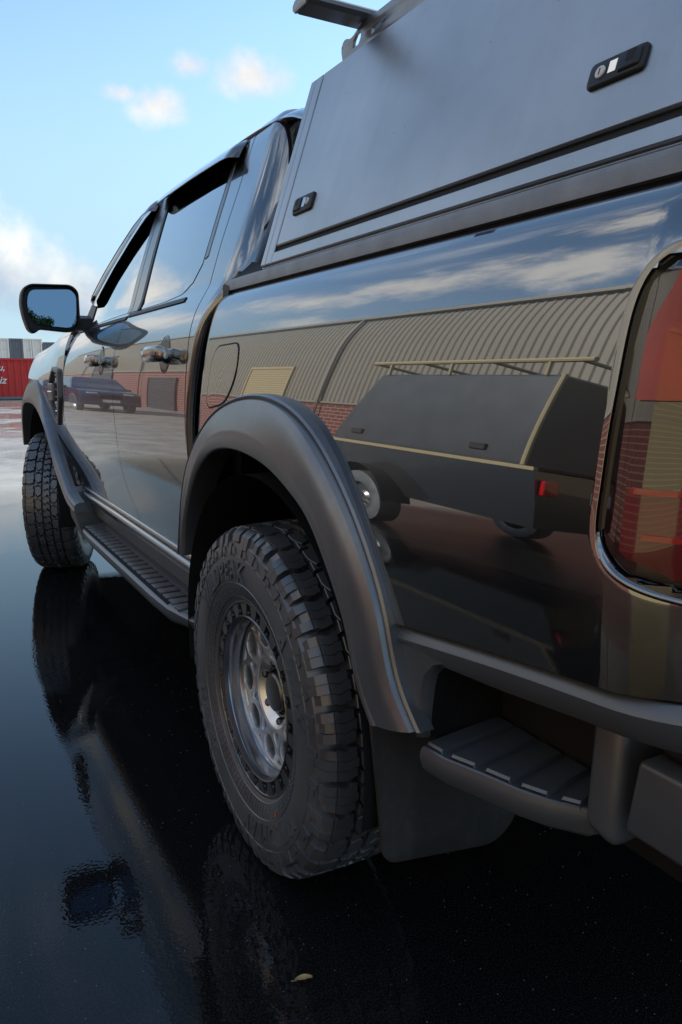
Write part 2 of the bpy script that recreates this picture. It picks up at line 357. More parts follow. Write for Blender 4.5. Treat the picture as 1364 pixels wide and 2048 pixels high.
# ------------------------------------------------------------------ ground
def ground_material():
    m, N, L, b = new_mat('wet_asphalt')
    geo = N.new('ShaderNodeNewGeometry'); P = geo.outputs['Position']
    def noise(scale, detail=4, rough=0.55, vec=P):
        n = N.new('ShaderNodeTexNoise'); n.inputs['Scale'].default_value = scale; n.inputs['Detail'].default_value = detail; n.inputs['Roughness'].default_value = rough
        L.new(vec, n.inputs['Vector']); return n.outputs[0]
    def rng(v, a, b_, c=0.0, d=1.0, smooth=True):
        r = N.new('ShaderNodeMapRange'); L.new(v, r.inputs[0]); r.interpolation_type = 'SMOOTHSTEP' if smooth else 'LINEAR'
        for i, q in enumerate((a, b_, c, d)): r.inputs[i + 1].default_value = q
        return r.outputs[0]
    def mth(op, a, b_=None):
        n = N.new('ShaderNodeMath'); n.operation = op
        for i, v in enumerate((a, b_)):
            if v is None: continue
            if isinstance(v, (int, float)): n.inputs[i].default_value = v
            else: L.new(v, n.inputs[i])
        return n.outputs[0]
    sep = N.new('ShaderNodeSeparateXYZ'); L.new(P, sep.inputs[0])
    big = noise(0.35, 3)
    # farther ground is paler: some concrete, some sky sheen put into the colour
    wob = mth('MULTIPLY', mth('SUBTRACT', big, 0.5), 2.2)
    dl = rng(mth('ADD', sep.outputs[0], wob), -14.3, -13.5, 1.0, 0.0)
    df = rng(mth('ADD', sep.outputs[1], wob), 5.6, 7.2)
    pale_far = mth('MAXIMUM', dl, df)
    puddle = rng(noise(0.8, 4), 0.26, 0.46)          # 1 = standing water
    wetfar = rng(noise(0.22, 5, 0.65), 0.40, 0.52)
    mx = N.new('ShaderNodeMix'); mx.data_type = 'RGBA'
    fine = noise(240, 3); col = N.new('ShaderNodeMix'); col.data_type = 'RGBA'; L.new(rng(fine, 0.4, 0.75), col.inputs[0])
    col.inputs[6].default_value = (0.006, 0.006, 0.0065, 1); col.inputs[7].default_value = (0.022, 0.022, 0.022, 1)
    cm = noise(1.7, 8, 0.7); cc = N.new('ShaderNodeMix'); cc.data_type = 'RGBA'; L.new(rng(cm, 0.3, 0.7), cc.inputs[0])
    cc.inputs[6].default_value = (0.12, 0.115, 0.105, 1); cc.inputs[7].default_value = (0.30, 0.275, 0.245, 1)
    L.new(pale_far, mx.inputs[0]); L.new(col.outputs[2], mx.inputs[6]); L.new(cc.outputs[2], mx.inputs[7])
    # pale grit grains scattered over the seal
    vo = N.new('ShaderNodeTexVoronoi'); vo.inputs['Scale'].default_value = 90; L.new(P, vo.inputs['Vector'])
    vr = N.new('ShaderNodeSeparateColor'); L.new(vo.outputs['Color'], vr.inputs[0])
    grit = mth('MULTIPLY', rng(vo.outputs['Distance'], 0.08, 0.14, 1.0, 0.0), mth('GREATER_THAN', vr.outputs[0], 0.86))
    gm = N.new('ShaderNodeMix'); gm.data_type = 'RGBA'; L.new(mth('MULTIPLY', grit, 0.6), gm.inputs[0]); L.new(mx.outputs[2], gm.inputs[6]); gm.inputs[7].default_value = (0.30, 0.29, 0.28, 1)
    L.new(gm.outputs[2], b.inputs['Base Color'])
    rn = mth('ADD', rng(puddle, 0, 1, 0.04, 0.004, False), mth('MULTIPLY', noise(30, 4), 0.012))
    rf = rng(wetfar, 0, 1, 0.42, 0.10, False)
    rm = N.new('ShaderNodeMix'); rm.data_type = 'FLOAT'; L.new(pale_far, rm.inputs[0]); L.new(rn, rm.inputs[2]); L.new(rf, rm.inputs[3]); L.new(rm.outputs[0], b.inputs['Roughness'])
    damp = rng(mth('ADD', sep.outputs[0], wob), -3.6, -2.4, 0.30, 0.0)        # the puddle gives out to merely damp seal on that side
    ra = N.new('ShaderNodeMath'); ra.operation = 'ADD'; L.new(rm.outputs[0], ra.inputs[0]); L.new(damp, ra.inputs[1]); L.new(ra.outputs[0], b.inputs['Roughness'])
    b.inputs['IOR'].default_value = 1.35
    agg = N.new('ShaderNodeTexVoronoi'); agg.inputs['Scale'].default_value = 120; L.new(P, agg.inputs['Vector'])
    rip = noise(20, 3)
    h = mth('ADD', mth('MULTIPLY', mth('MULTIPLY', agg.outputs['Distance'], rng(puddle, 0, 1, 1.0, 0.16, False)), 0.0007), mth('MULTIPLY', rip, 0.00022))
    h = mth('ADD', h, mth('MULTIPLY', grit, 0.001))
    bp = N.new('ShaderNodeBump'); bp.inputs['Strength'].default_value = 0.55; bp.inputs['Distance'].default_value = 1.0; L.new(h, bp.inputs['Height']); L.new(bp.outputs[0], b.inputs['Normal'])
    return m
M['ground'] = ground_material()
g = MB(); g.add([(-600, -600, 0), (600, -600, 0), (600, 600, 0), (-600, 600, 0)], [(0, 1, 2, 3)])
g.build('ground', 'ground', smooth=False, kind='structure')

# ------------------------------------------------------------------ warehouse opposite the truck
def brick_material():
    m, N, L, b = new_mat('red_brickwork')
    tc = N.new('ShaderNodeTexCoord'); mp = N.new('ShaderNodeMapping'); mp.inputs['Rotation'].default_value = (0, R(90), 0)
    sep = N.new('ShaderNodeSeparateXYZ'); L.new(tc.outputs['Object'], sep.inputs[0]); cb = N.new('ShaderNodeCombineXYZ')
    L.new(sep.outputs[1], cb.inputs[0]); L.new(sep.outputs[2], cb.inputs[1])
    t = N.new('ShaderNodeTexBrick'); L.new(cb.outputs[0], t.inputs['Vector'])
    t.inputs['Color1'].default_value = (0.125, 0.020, 0.016, 1); t.inputs['Color2'].default_value = (0.085, 0.016, 0.013, 1); t.inputs['Mortar'].default_value = (0.20, 0.15, 0.12, 1)
    t.inputs['Scale'].default_value = 1.0; t.inputs['Brick Width'].default_value = 0.40; t.inputs['Row Height'].default_value = 0.15; t.inputs['Mortar Size'].default_value = 0.018
    L.new(t.outputs[0], b.inputs['Base Color']); b.inputs['Roughness'].default_value = 0.85
    bp = N.new('ShaderNodeBump'); bp.invert = True; bp.inputs['Strength'].default_value = 0.6; bp.inputs['Distance'].default_value = 0.01; L.new(t.outputs['Fac'], bp.inputs['Height']); L.new(bp.outputs[0], b.inputs['Normal'])
    return m
M['brick'] = brick_material()
M['clad'] = mat('beige_steel_cladding', (0.17, 0.156, 0.128), 0.5, var=0.06, vscale=0.6)
M['shutter'] = mat('pale_yellow_shutter', (0.30, 0.245, 0.14), 0.5, var=0.06)
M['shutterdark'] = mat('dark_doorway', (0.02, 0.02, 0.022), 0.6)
M['roofsheet'] = mat('grey_roof_sheet', (0.34, 0.34, 0.33), 0.5, var=0.1, vscale=1)
WX, WY0, WY1 = -9.5, -30.0, 62.0
BRK, EAVE = 2.6, 6.8
wh = empty('warehouse', (WX, 0, 0), label='long beige clad warehouse with red brick base, mirrored in the pickup paint', category='warehouse')
def wpart(name, a, b, m): q = MB(); q.box(a, b); return q.build(name, m, wh, smooth=False)
wpart('brick_wall', (-12, WY0, 0), (0, WY1, BRK), 'brick')
cl = MB(); V = []; y = WY0; F = []; pitch = 0.24; prof = [(0, 0.0), (0.10, 0.0), (0.135, 0.035), (0.205, 0.035)]
while y < WY1:
    for (dy, dx) in prof: V += [(dx + 0.02, y + dy, BRK), (dx + 0.02, y + dy, EAVE)]
    y += pitch
for i in range(0, len(V) - 2, 2): F.append((i, i + 2, i + 3, i + 1))
cl.add(V, F); cl.build('cladding', 'clad', wh, smooth=False)
wpart('flashing', (-0.02, WY0, BRK - 0.03), (0.075, WY1, BRK + 0.05), 'clad')
wpart('gutter', (0.03, WY0, EAVE - 0.12), (0.24, WY1, EAVE + 0.06), 'clad')
rf = MB(); rf.add([(0.2, WY0, EAVE + 0.07), (-6, WY0, EAVE + 1.3), (-12, WY0, EAVE + 0.07), (0.2, WY1, EAVE + 0.07), (-6, WY1, EAVE + 1.3), (-12, WY1, EAVE + 0.07)], [(0, 1, 4, 3), (1, 2, 5, 4), (0, 2, 1), (3, 4, 5), (0, 3, 5, 2)]); rf.build('roof', 'roofsheet', wh, smooth=False)
for yy in (3.0, 16.2, 34, 48): 
    q = MB(); q.tube([(0.15, yy, EAVE - 0.1), (0.13, yy, 3), (0.13, yy, 0.1)], 0.055, 8); q.build('downpipe', 'clad', wh)
def roller(y0, y1, z0, z1, m, pit=0.11):
    fr = MB()
    for (a, b) in (((0.0, y0 - 0.1, z0), (0.11, y0, z1 + 0.1)), ((0.0, y1, z0), (0.11, y1 + 0.1, z1 + 0.1)), ((0.0, y0, z1), (0.11, y1, z1 + 0.1))): fr.box(a, b)
    d = MB(); n = int((z1 - z0) / pit); V = []
    for i in range(n + 1):
        z = z0 + (z1 - z0) * i / n
        V += [(0.085, y0, z), (0.085, y1, z), (0.066, y0, z + 0.03), (0.066, y1, z + 0.03)]
    F = [(i, i + 1, i + 3, i + 2) for i in range(0, len(V) - 2, 2)]
    d.add(V, F); o = d.build('roller_door', m, wh, smooth=False); fr.build('frame', m, o, smooth=False)
roller(18.6, 21.6, 2.42, 4.1, 'shutter')
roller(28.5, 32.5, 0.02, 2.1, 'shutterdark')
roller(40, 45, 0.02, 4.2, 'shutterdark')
roller(-6.5, -1.5, 0.02, 4.4, 'shutter')
wn = MB(); wn.box((0.0, 5.2, 3.4), (0.1, 5.9, 4.3)); wn.build('vent', 'shutterdark', wh, smooth=False)

# ------------------------------------------------------------------ containers past the yard
def cont_mat(name, col, rust):
    m, N, L, b = new_mat(name)
    tc = N.new('ShaderNodeTexCoord'); n = N.new('ShaderNodeTexNoise'); n.inputs['Scale'].default_value = 3; n.inputs['Detail'].default_value = 8; n.inputs['Roughness'].default_value = 0.7; L.new(tc.outputs['Object'], n.inputs['Vector'])
    r = N.new('ShaderNodeMapRange'); L.new(n.outputs[0], r.inputs[0]); r.inputs[1].default_value = 0.5; r.inputs[2].default_value = 0.8; r.inputs[4].default_value = 0.7
    mx = N.new('ShaderNodeMix'); mx.data_type = 'RGBA'; L.new(r.outputs[0], mx.inputs[0]); mx.inputs[6].default_value = (*col, 1); mx.inputs[7].default_value = (*rust, 1)
    L.new(mx.outputs[2], b.inputs['Base Color']); b.inputs['Roughness'].default_value = 0.55
    return m
M['cred'] = cont_mat('red_container_paint', (0.52, 0.030, 0.024), (0.30, 0.03, 0.02))
M['cwhite'] = cont_mat('white_container_paint', (0.85, 0.82, 0.72), (0.55, 0.50, 0.42))
M['cgrey'] = cont_mat('grey_container_paint', (0.16, 0.18, 0.20), (0.10, 0.11, 0.12))
def container(loc, L_, H, D, m, rot=0.0, pitch=0.28, **props):
    e = empty('shipping_container', loc, **props); e.rotation_euler.z = rot
    q = MB(); V = []; n = int(L_ / pitch)
    for i in range(n):
        x = -L_ / 2 + 0.1 + (L_ - 0.2) * i / n; p = (L_ - 0.2) / n
        for fx, dy in ((0, 0.0), (0.32, 0.0), (0.5, 0.04), (0.82, 0.04)): V += [(x + fx * p, 0.03 + dy, 0.12), (x + fx * p, 0.03 + dy, H - 0.1)]
    F = [(i, i + 2, i + 3, i + 1) for i in range(0, len(V) - 2, 2)]
    q.add(V, F); q.build('side_wall', m, e, smooth=False)
    q = MB(); q.box((-L_/2 + .02, 0.08, 0.13), (L_/2 - .02, D, H - 0.02)); q.build('body', m, e, smooth=False)
    for z0, z1 in ((0.0, 0.12), (H - 0.1, H)): 
        q = MB(); q.box((-L_/2, 0, z0), (L_/2, D + .01, z1)); q.build('rail', 'cgrey' if z0 == 0 else m, e, smooth=False)
    for x in (-L_/2, L_/2 - 0.1):
        q = MB(); q.box((x, -0.005, 0.12), (x + 0.1, 0.1, H - 0.1)); q.build('corner_post', m, e, smooth=False)
    return e
red = container((1.0, 36.6, 0.02), 12.2, 1.86, 2.44, 'cred', label='long red shipping container with white lettering across the yard', category='container')
def cont_text(txt, u, v, size, shear):
    V, F = text_mesh(txt, size, 0.004, shear, bevel=0.0, offset=0.006)
    return make('lettering', [(u + x, -0.012 - z, v + y) for x, y, z in V], F, 'white', red, smooth=False)
cont_text('Lu,', 0.85, 1.30, 0.42, 0.35); cont_text('niz', 0.86, 0.72, 0.46, 0.3)
for i, (x, w, m, lab) in enumerate(((3.40, 2.34, 'cwhite', 'cream white container stacked behind the red one, furthest left'), (5.04, 0.88, 'cgrey', 'dark grey container stack between the white ones'),
                             (5.79, 0.58, 'cwhite', 'narrow white container just right of the dark grey stack'), (6.45, 0.68, 'cwhite', 'white container behind the red one, near the pickup bonnet'), (7.6, 1.5, 'cgrey', 'blue grey container half hidden behind the pickup bonnet'))):
    container((x, 58, 0.02), w, 3.64 - (0.22 if i == 4 else 0) , 2.4, m, pitch=0.22, label=lab, category='container', group='containers stacked beyond the red one')
# ------------------------------------------------------------------ the black pickup
T = empty('pickup_truck', (0, 0, 0), label='glossy black dual cab pickup with grey canopy, wheel flares and all terrain tyres', category='pickup truck')
# side surface: distance from the centreline against height
cab_lo = spline([0.55, 0.62, 0.66, 0.72, 0.80, 0.90, 1.00, 1.10, 1.20, 1.25, 1.30, 1.345, 1.37, 1.40],
                [0.893, 0.897, 0.900, 0.908, 0.922, 0.936, 0.9415, 0.9405, 0.934, 0.928, 0.915, 0.894, 0.878, 0.8575])
cab_hi = spline([1.40, 1.50, 1.60, 1.70, 1.80, 1.85, 1.88, 1.90], [0.8575, 0.8155, 0.770, 0.722, 0.673, 0.645, 0.618, 0.588])
bed_pf = spline([0.72, 0.80, 0.88, 0.95, 1.02, 1.10, 1.20, 1.265, 1.31, 1.34, 1.36, 1.377],
                [0.936, 0.944, 0.9495, 0.9495, 0.9455, 0.938, 0.9235, 0.9105, 0.897, 0.883, 0.868, 0.848])
def cab_out(y, z):
    v = cab_lo(z) if z < 1.40 else cab_hi(z)
    t = max(0.0, (y - 1.25) / 1.1)
    return v - 0.030 * t * t * sstep(1.15, 1.45, z)
def bed_out(y, z):
    v = bed_pf(z)
    v -= 0.030 * max(0.0, (y - 0.294) / 0.028) ** 2.2 if y > 0.294 else 0        # rounded front edge
    if y < -1.04: v -= 0.060 * ((-1.04 - y) / 0.11) ** 2                        # rear corner
    return v
split_y = spline([0.60, 0.65, 0.71, 0.93, 1.11, 1.22, 1.29, 1.38, 1.55, 1.75, 1.90], [1.10, 1.135, 1.205, 1.255, 1.28, 1.265, 1.235, 1.235, 1.32, 1.445, 1.52])
gap_y = spline([0.60, 0.80, 0.95, 1.15, 1.22, 1.30, 1.40, 1.50, 1.64, 1.795, 1.90], [0.455, 0.425, 0.417, 0.410, 0.404, 0.408, 0.425, 0.455, 0.495, 0.555, 0.60])
fdoor_y = spline([0.58, 0.62, 0.80, 0.97, 1.14, 1.25, 1.36], [2.05, 2.18, 2.325, 2.368, 2.34, 2.32, 2.36])
apil_y = spline([1.36, 1.45, 1.54, 1.64, 1.72, 1.80, 1.84, 1.862], [2.40, 2.36, 2.275, 2.15, 2.03, 1.86, 1.74, 1.62])
Z0, ZT = 0.640, 1.862
def fdoor_edge(z): return fdoor_y(z) if z < 1.36 else apil_y(z) - 0.06 * sstep(1.36, 1.40, z)
G = 0.0025
def arch(yc, zc, ry, rz, n=2.6): return lambda y, z: (abs((y - yc) / ry) ** n + abs(max(z, -9) - zc) ** n / rz ** n) > 1.0
rear_cut = arch(-0.06, 0.46, 0.535, 0.60); front_cut = arch(3.24, 0.44, 0.60, 0.60)
def zmap(v, a, b): return a + (b - a) * v
def rear_door_fn(u, v):
    z = zmap(v, Z0, ZT); a = gap_y(z) + G; b = split_y(z) - G; y = a + (b - a) * u; return (cab_out(y, z), y, z)
def front_door_fn(u, v):
    z = zmap(v, Z0, ZT); a = split_y(z) + G; b = fdoor_edge(z) - G; y = a + (b - a) * u; return (cab_out(y, z), y, z)
rear_door = panel('rear_door', rear_door_fn, 40, 110, 'paint', T, keep=lambda y, z: rear_cut(y, z))
front_door = panel('front_door', front_door_fn, 44, 110, 'paint', T)
# fender
def fender_out(y, z):
    v = cab_lo(min(z, 1.365))
    v += 0.012 * math.exp(-((y - 3.2) / 0.5) ** 2) * sstep(0.8, 1.0, z) * (1 - sstep(1.12, 1.25, z))
    if y > 3.55: v -= 0.20 * ((y - 3.55) / 0.55) ** 2
    if z > 1.14: v -= 0.30 * max(0.0, (z - 1.14)) ** 1.5 * sstep(2.5, 3.3, y) * 2.2
    return v
ftop = spline([2.30, 2.6, 3.0, 3.5, 4.0], [1.358, 1.338, 1.308, 1.27, 1.21])
def fender_fn(u, v):
    z0 = 0.62
    yb = 4.02
    zt = 1.358
    y_f = lambda z: fdoor_y(min(z, 1.36)) + G
    z = z0 + (zt - z0) * v
    a = y_f(z); y = a + (yb - a) * u
    z = z0 + (ftop(y) - z0) * v
    y = y_f(z) + (yb - y_f(z)) * u
    return (fender_out(y, z), y, z)
fender = panel('front_fender', fender_fn, 70, 60, 'paint', T, keep=lambda y, z: front_cut(y, z))
# bed side with wheel arch and tail light cut-outs
lamp_loop = [(-1.20, 1.290), (-1.075, 1.283), (-1.046, 1.258), (-1.040, 1.20), (-1.036, 1.06), (-1.035, 1.00), (-1.042, 0.982), (-1.075, 0.960), (-1.20, 0.938)]
lamp_edge = spline([0.938, 0.960, 0.982, 1.00, 1.06, 1.20, 1.258, 1.283, 1.290], [-1.20, -1.075, -1.042, -1.035, -1.036, -1.040, -1.046, -1.075, -1.20])
lly = [p[1] for p in lamp_loop][::-1]; llx = [p[0] for p in lamp_loop][::-1]
def in_lamp(y, z, m=0.0): return 0.940 - m < z < 1.288 + m and y < float(np.interp(z, lly, llx)) + m
bed_bot = spline([-1.15, -1.04, -0.876, -0.62, 0.3], [0.836, 0.826, 0.809, 0.776, 0.70])
def bed_fn(u, v):
    y = -1.15 + (0.322 + 1.15) * u; zb = bed_bot(y); z = zb + (1.377 - zb) * v
    return (bed_out(y, z), y, z)
bed_side = panel('bed_side', bed_fn, 150, 90, 'paint', T, keep=lambda y, z: rear_cut(y, z) and not in_lamp(y, z, 0.018), th=0.02)
# cab rear pillar: wraps round to the back wall
cy = spline([0.70, 0.96, 1.15, 1.28, 1.40, 1.55, 1.70, 1.85, 1.90], [0.40, 0.395, 0.365, 0.325, 0.295, 0.305, 0.355, 0.435, 0.47])
wrap = [(0.0, 0.0), (-0.012, 0.0012), (-0.028, 0.006), (-0.042, 0.016), (-0.052, 0.032), (-0.058, 0.055), (-0.060, 0.09), (-0.060, 0.20), (-0.060, 0.45)]
def pillar():
    b = MB(); P = []
    for j in range(70):
        z = 0.70 + (1.885 - 0.70) * j / 69; row = []
        g0 = gap_y(z) - G; c0 = cy(z) + 0.025
        o0 = cab_out(g0, z); row.append((-(o0 - 0.016), g0, z)); row.append((-(o0 - 0.002), g0, z))
        for k in range(7):
            y = g0 + (c0 - g0) * k / 6; row.append((-cab_out(y, z), y, z)) if k else row.append((-o0, g0 - 0.001, z))
        kw = 0.30 + 0.70 * sstep(1.28, 1.42, z)
        for dy, dx in wrap[1:]: row.append((-(cab_out(c0, z) - dx * (kw if dx < 0.1 else 1)), c0 + dy * kw, z))
        P.append(row)
    b.grid(P, flip=False)
    return b.build('cab_rear_pillar', 'paint', T, angle=40)
pil = pillar()
# roof skin with side rails, windscreen header in front
roof_pts = spline([0.0, 0.25, 0.45, 0.55, 0.60, 0.625, 0.642], [1.955, 1.945, 1.925, 1.905, 1.888, 1.875, 1.862])
def roof():
    b = MB(); P = []
    ys = [0.285 + 0.05 * i for i in range(31)]
    drop = spline([0.28, 0.34, 0.45, 0.60, 0.85, 1.45, 1.65, 1.80], [0.050, 0.028, 0.010, 0.002, 0.0, 0.002, 0.016, 0.040])
    xs = [0.648, 0.644, 0.636, 0.622, 0.60, 0.57, 0.53, 0.47, 0.38, 0.25, 0.12, 0]
    for y in ys:
        k = 1.0 - 0.05 * max(0.0, (y - 1.25) / 1.1) ** 2
        sh = 0.0
        row = [(-x * k, y, roof_pts(min(x, 0.642)) - drop(y) - (0.004 if x > 0.642 else 0)) for x in xs]
        row = [(-0.632 * k, y, row[0][2] - 0.006)] + row
        P.append(row + [(-p[0], p[1], p[2]) for p in row[-2::-1]])
    b.grid(P, flip=True); return b.build('roof', 'paint', T, angle=50)
roof()
# A pillar, windscreen, bonnet, nose
def a_pillar():
    b = MB(); secs = []
    for z in np.linspace(1.30, 1.885, 24):
        y = apil_y(min(z, 1.862)) if z > 1.36 else 2.40 + (1.36 - z) * 0.9
        if z > 1.862: y -= (z - 1.862) * 6
        o = cab_out(y, min(z, 1.89)); 
        secs.append([(-(o), y - 0.055, z), (-(o + 0.001), y - 0.02, z), (-(o - 0.006), y + 0.015, z + 0.004), (-(o - 0.03), y + 0.04, z + 0.006), (-(o - 0.06), y + 0.03, z), (-(o - 0.05), y - 0.055, z - 0.005)])
    b.loft(secs); return b.build('windscreen_pillar', 'paint', T, fix=True, angle=50)
ap = a_pillar()
wsn = MB(); P = []
for i in range(14):
    t = i / 13; z = 1.30 + (1.90 - 1.30) * t; y = 2.47 - 0.74 * t ** 1.25; hw = 0.84 - 0.25 * t
    P.append([(hw * math.sin(k / 8 * PI / 2), y + 0.12 * (math.cos(k / 8 * PI / 2)) , z + 0.03 * math.cos(k / 8 * PI / 2)) for k in range(-8, 9)])
wsn.grid(P); wsn.build('windscreen', 'glass', T, fix=True)
hd = MB(); P = []
for i in range(24):
    t = i / 23; y = 2.38 + 1.62 * t; zt = ftop(y) + 0.004; hw = fender_out(y, ftop(y)) - 0.006; cr = 0.075 * (1 - 0.35 * t)
    P.append([(-hw * math.cos(a), y + 0.05 * math.sin(a), zt + cr * math.sin(a) ** 0.55) for a in np.linspace(0, PI, 25)])
hd.grid(P); hd.build('bonnet', 'paint', T, fix=True, angle=50)
nose = MB(); secs = []
for (y, hw, z0, z1) in ((3.98, 0.80, 0.50, 1.21), (4.06, 0.77, 0.50, 1.19), (4.12, 0.70, 0.54, 1.13), (4.15, 0.55, 0.58, 1.08)):
    secs.append([(-hw, y, z0), (hw, y, z0), (hw, y, z1 - 0.05), (hw - 0.06, y, z1), (-hw + 0.06, y, z1), (-hw, y, z1 - 0.05)])
nose.loft(secs); nose.build('front_bumper', 'plastic', T, fix=True)
gr = MB(); gr.box((-0.5, 4.13, 0.78), (0.5, 4.17, 1.04)); gr.build('grille', 'black', T, smooth=False)
# dark inner shells behind the shut lines
inner = MB(); P = []
for j in range(40):
    z = 0.60 + 1.25 * j / 39
    P.append([(-(cab_out(min(max(y, .36), 2.3), z) - 0.018), y, z) for y in np.linspace(cy(max(z, .7)) + 0.0, min(2.5, (apil_y(z) if z > 1.36 else 2.5)), 22)])
inner.grid(P, flip=True); inner.build('inner_shell', 'black', T)
ub = MB(); ub.box((-0.80, 0.34, 0.46), (0.80, 4.0, 0.62)); ub.box((-0.72, -1.05, 0.50), (0.72, 0.34, 0.66)); ub.box((-0.62, 2.85, 0.5), (0.62, 3.7, 1.15)); ub.box((-0.60, 2.65, 0.28), (0.60, 3.95, 0.5)); ub.box((-0.45, 0.5, 0.32), (0.45, 2.65, 0.46)); ub.box((-0.55, -0.06, 0.35), (0.55, 0.06, 0.46)); ub.box((-0.13, -0.14, 0.31), (0.13, 0.14, 0.52))
ub.build('underbody', 'black', T, smooth=False)  # plain chassis boxes, the low ones added to block sun under the truck
bb = MB(); bb.box((-0.84, -1.10, 0.66), (0.84, 0.27, 1.36)); 
bi = MB(); bi.box((-0.82, -1.12, 1.05), (0.82, 0.26, 1.372)); bi.box((-0.60, -1.12, 0.67), (0.60, 0.26, 1.05)); bi.build('bed_tub', 'black', T, smooth=False)
cf = MB(); cf.box((-0.80, 0.37, 0.62), (0.80, 2.3, 1.34)); cf.build('cabin_floor', 'black', T, smooth=False)

M['pillar'] = mat('satin_pillar_film', (0.03, 0.03, 0.032), 0.22, ior=2.0)
# ---- windows and their trims (on the door surface, slightly proud)
def strip(name, path, w, h, material, parent, out=cab_out):
    """narrow ribbon along (y, z) points on the side surface"""
    b = MB(); secs = []
    n = len(path)
    for i, (y, z) in enumerate(path):
        y0, z0 = path[max(i - 1, 0)]; y1, z1 = path[min(i + 1, n - 1)]
        t = Vector((y1 - y0, z1 - z0)).normalized(); nn = Vector((-t.y, t.x)) * w / 2
        o = lambda yy, zz, d: (-(out(yy, zz) + d), yy, zz)
        a = (y - nn.x, z - nn.y); c = (y + nn.x, z + nn.y)
        secs.append([o(*a, -0.004), o(*a, h), o(*c, h), o(*c, -0.004)])
    b.loft(secs); return b.build(name, material, parent, fix=True)
def sidepatch(name, pts_lo, pts_hi, material, parent, d, n=14, m=20, out=cab_out, th=0.004):
    """patch between two (y, z) polylines with equal parameter, lifted by d from the surface"""
    lo = [Vector(p) for p in pts_lo]; hi = [Vector(p) for p in pts_hi]
    def at(pl, t):
        s = t * (len(pl) - 1); i = min(int(s), len(pl) - 2); return pl[i].lerp(pl[i + 1], s - i)
    def fn(u, v):
        p = at(lo, u).lerp(at(hi, u), v); return (out(p.x, p.y) + d, p.x, p.y)
    return panel(name, fn, m, n, material, parent, th=th, edge=0.0008)
# rear door glass: lower edge sweeps up at the back
rg_lo = [(0.655, 1.72), (0.585, 1.55), (0.562, 1.475), (0.590, 1.425), (0.66, 1.397), (0.80, 1.388), (0.95, 1.386), (1.085, 1.385)]
rg_hi = [(0.690, 1.80), (0.74, 1.822), (0.80, 1.835), (0.88, 1.838), (0.98, 1.838), (1.10, 1.838), (1.22, 1.836), (1.345, 1.832)]
sidepatch('window', rg_lo, rg_hi, 'glass', rear_door, 0.0016, m=50, n=24)
fg_lo = [(1.285, 1.385), (1.45, 1.384), (1.65, 1.380), (1.85, 1.375), (2.0, 1.372), (2.12, 1.371), (2.20, 1.371)]
fg_hi = [(1.545, 1.834), (1.60, 1.834), (1.66, 1.832), (1.75, 1.80), (1.88, 1.733), (2.02, 1.64), (2.14, 1.53)]
sidepatch('window', fg_lo, fg_hi, 'glass', front_door, 0.0016, m=40, n=24)
# black B pillar cover strips and the thick rubber channel ahead of the rear glass
def bline(d0, d1, z0=1.385, z1=1.835):
    lo = [(split_y(z) + d0, z) for z in np.linspace(z0, z1, 12)]; hi = [(split_y(z) + d1, z) for z in np.linspace(z0, z1, 12)]
    return lo, hi
lo, hi = bline(-0.105, -0.004); sidepatch('pillar_cover', lo, hi, 'pillar', rear_door, 0.0022, n=4, m=24)
lo, hi = bline(0.004, 0.055); sidepatch('pillar_cover', lo, hi, 'pillar', front_door, 0.0022, n=4, m=24)
strip('window_channel', [(split_y(z) - 0.120, z) for z in np.linspace(1.385, 1.833, 14)], 0.026, 0.005, 'seal', rear_door)
strip('window_channel', [(0.5455, 1.49), (0.570, 1.56), (0.606, 1.65), (0.640, 1.73), (0.672, 1.80)], 0.022, 0.002, 'pillar', rear_door)
# belt mouldings
strip('belt_moulding', [(y, 1.3735 + 0.004 * (1.25 - y)) for y in np.linspace(0.58, 1.235, 14)], 0.012, 0.004, 'seal', rear_door)
strip('belt_moulding', [(y, 1.366 - 0.004 * (y - 1.25)) for y in np.linspace(1.245, 2.25, 14)], 0.012, 0.004, 'seal', front_door)
# mirror sail in the front corner of the window
sidepatch('mirror_sail', [(2.02, 1.374), (2.10, 1.373), (2.30, 1.372)], [(2.06, 1.47), (2.12, 1.475), (2.235, 1.49)], 'seal', front_door, 0.006, n=6, m=8)
# smoked weather shields over the side windows
M['shield'] = mat('smoked_acrylic', (0.03, 0.03, 0.032), 0.10, coat=1.0, coat_ior=1.6, coat_rough=0.02)
def shield(name, top, bot, parent):
    b = MB(); n = 30; P = []
    tp = [Vector(p) for p in top]; bt = [Vector(p) for p in bot]
    def at(pl, t):
        s = t * (len(pl) - 1); i = min(int(s), len(pl) - 2); return pl[i].lerp(pl[i + 1], s - i)
    for i in range(n + 1):
        t = i / n; a = at(tp, t); c = at(bt, t); row = []
        e = min(1.0, min(t, 1 - t) / 0.05) ** 0.5
        for s, d in ((0.0, 0.002), (0.06, 0.012), (0.2, 0.024), (0.5, 0.034), (0.8, 0.040), (1.0, 0.042), (1.0, 0.038), (0.8, 0.035), (0.1, 0.006)):
            p = a.lerp(c, s); row.append((-(cab_out(p.x, p.y) + 0.002 + d * (0.25 + 0.75 * e)), p.x, p.y))
        P.append(row)
    b.grid(P); b.f.append(tuple(range(9))); b.f.append(tuple(n * 9 + k for k in range(8, -1, -1)))
    return b.build(name, 'shield', parent, fix=True, angle=40)
shield('weather_shield', [(0.625, 1.846), (0.80, 1.855), (1.00, 1.858), (1.25, 1.858), (1.49, 1.855)], [(0.605, 1.785), (0.72, 1.793), (0.95, 1.80), (1.20, 1.80), (1.43, 1.795)], rear_door)
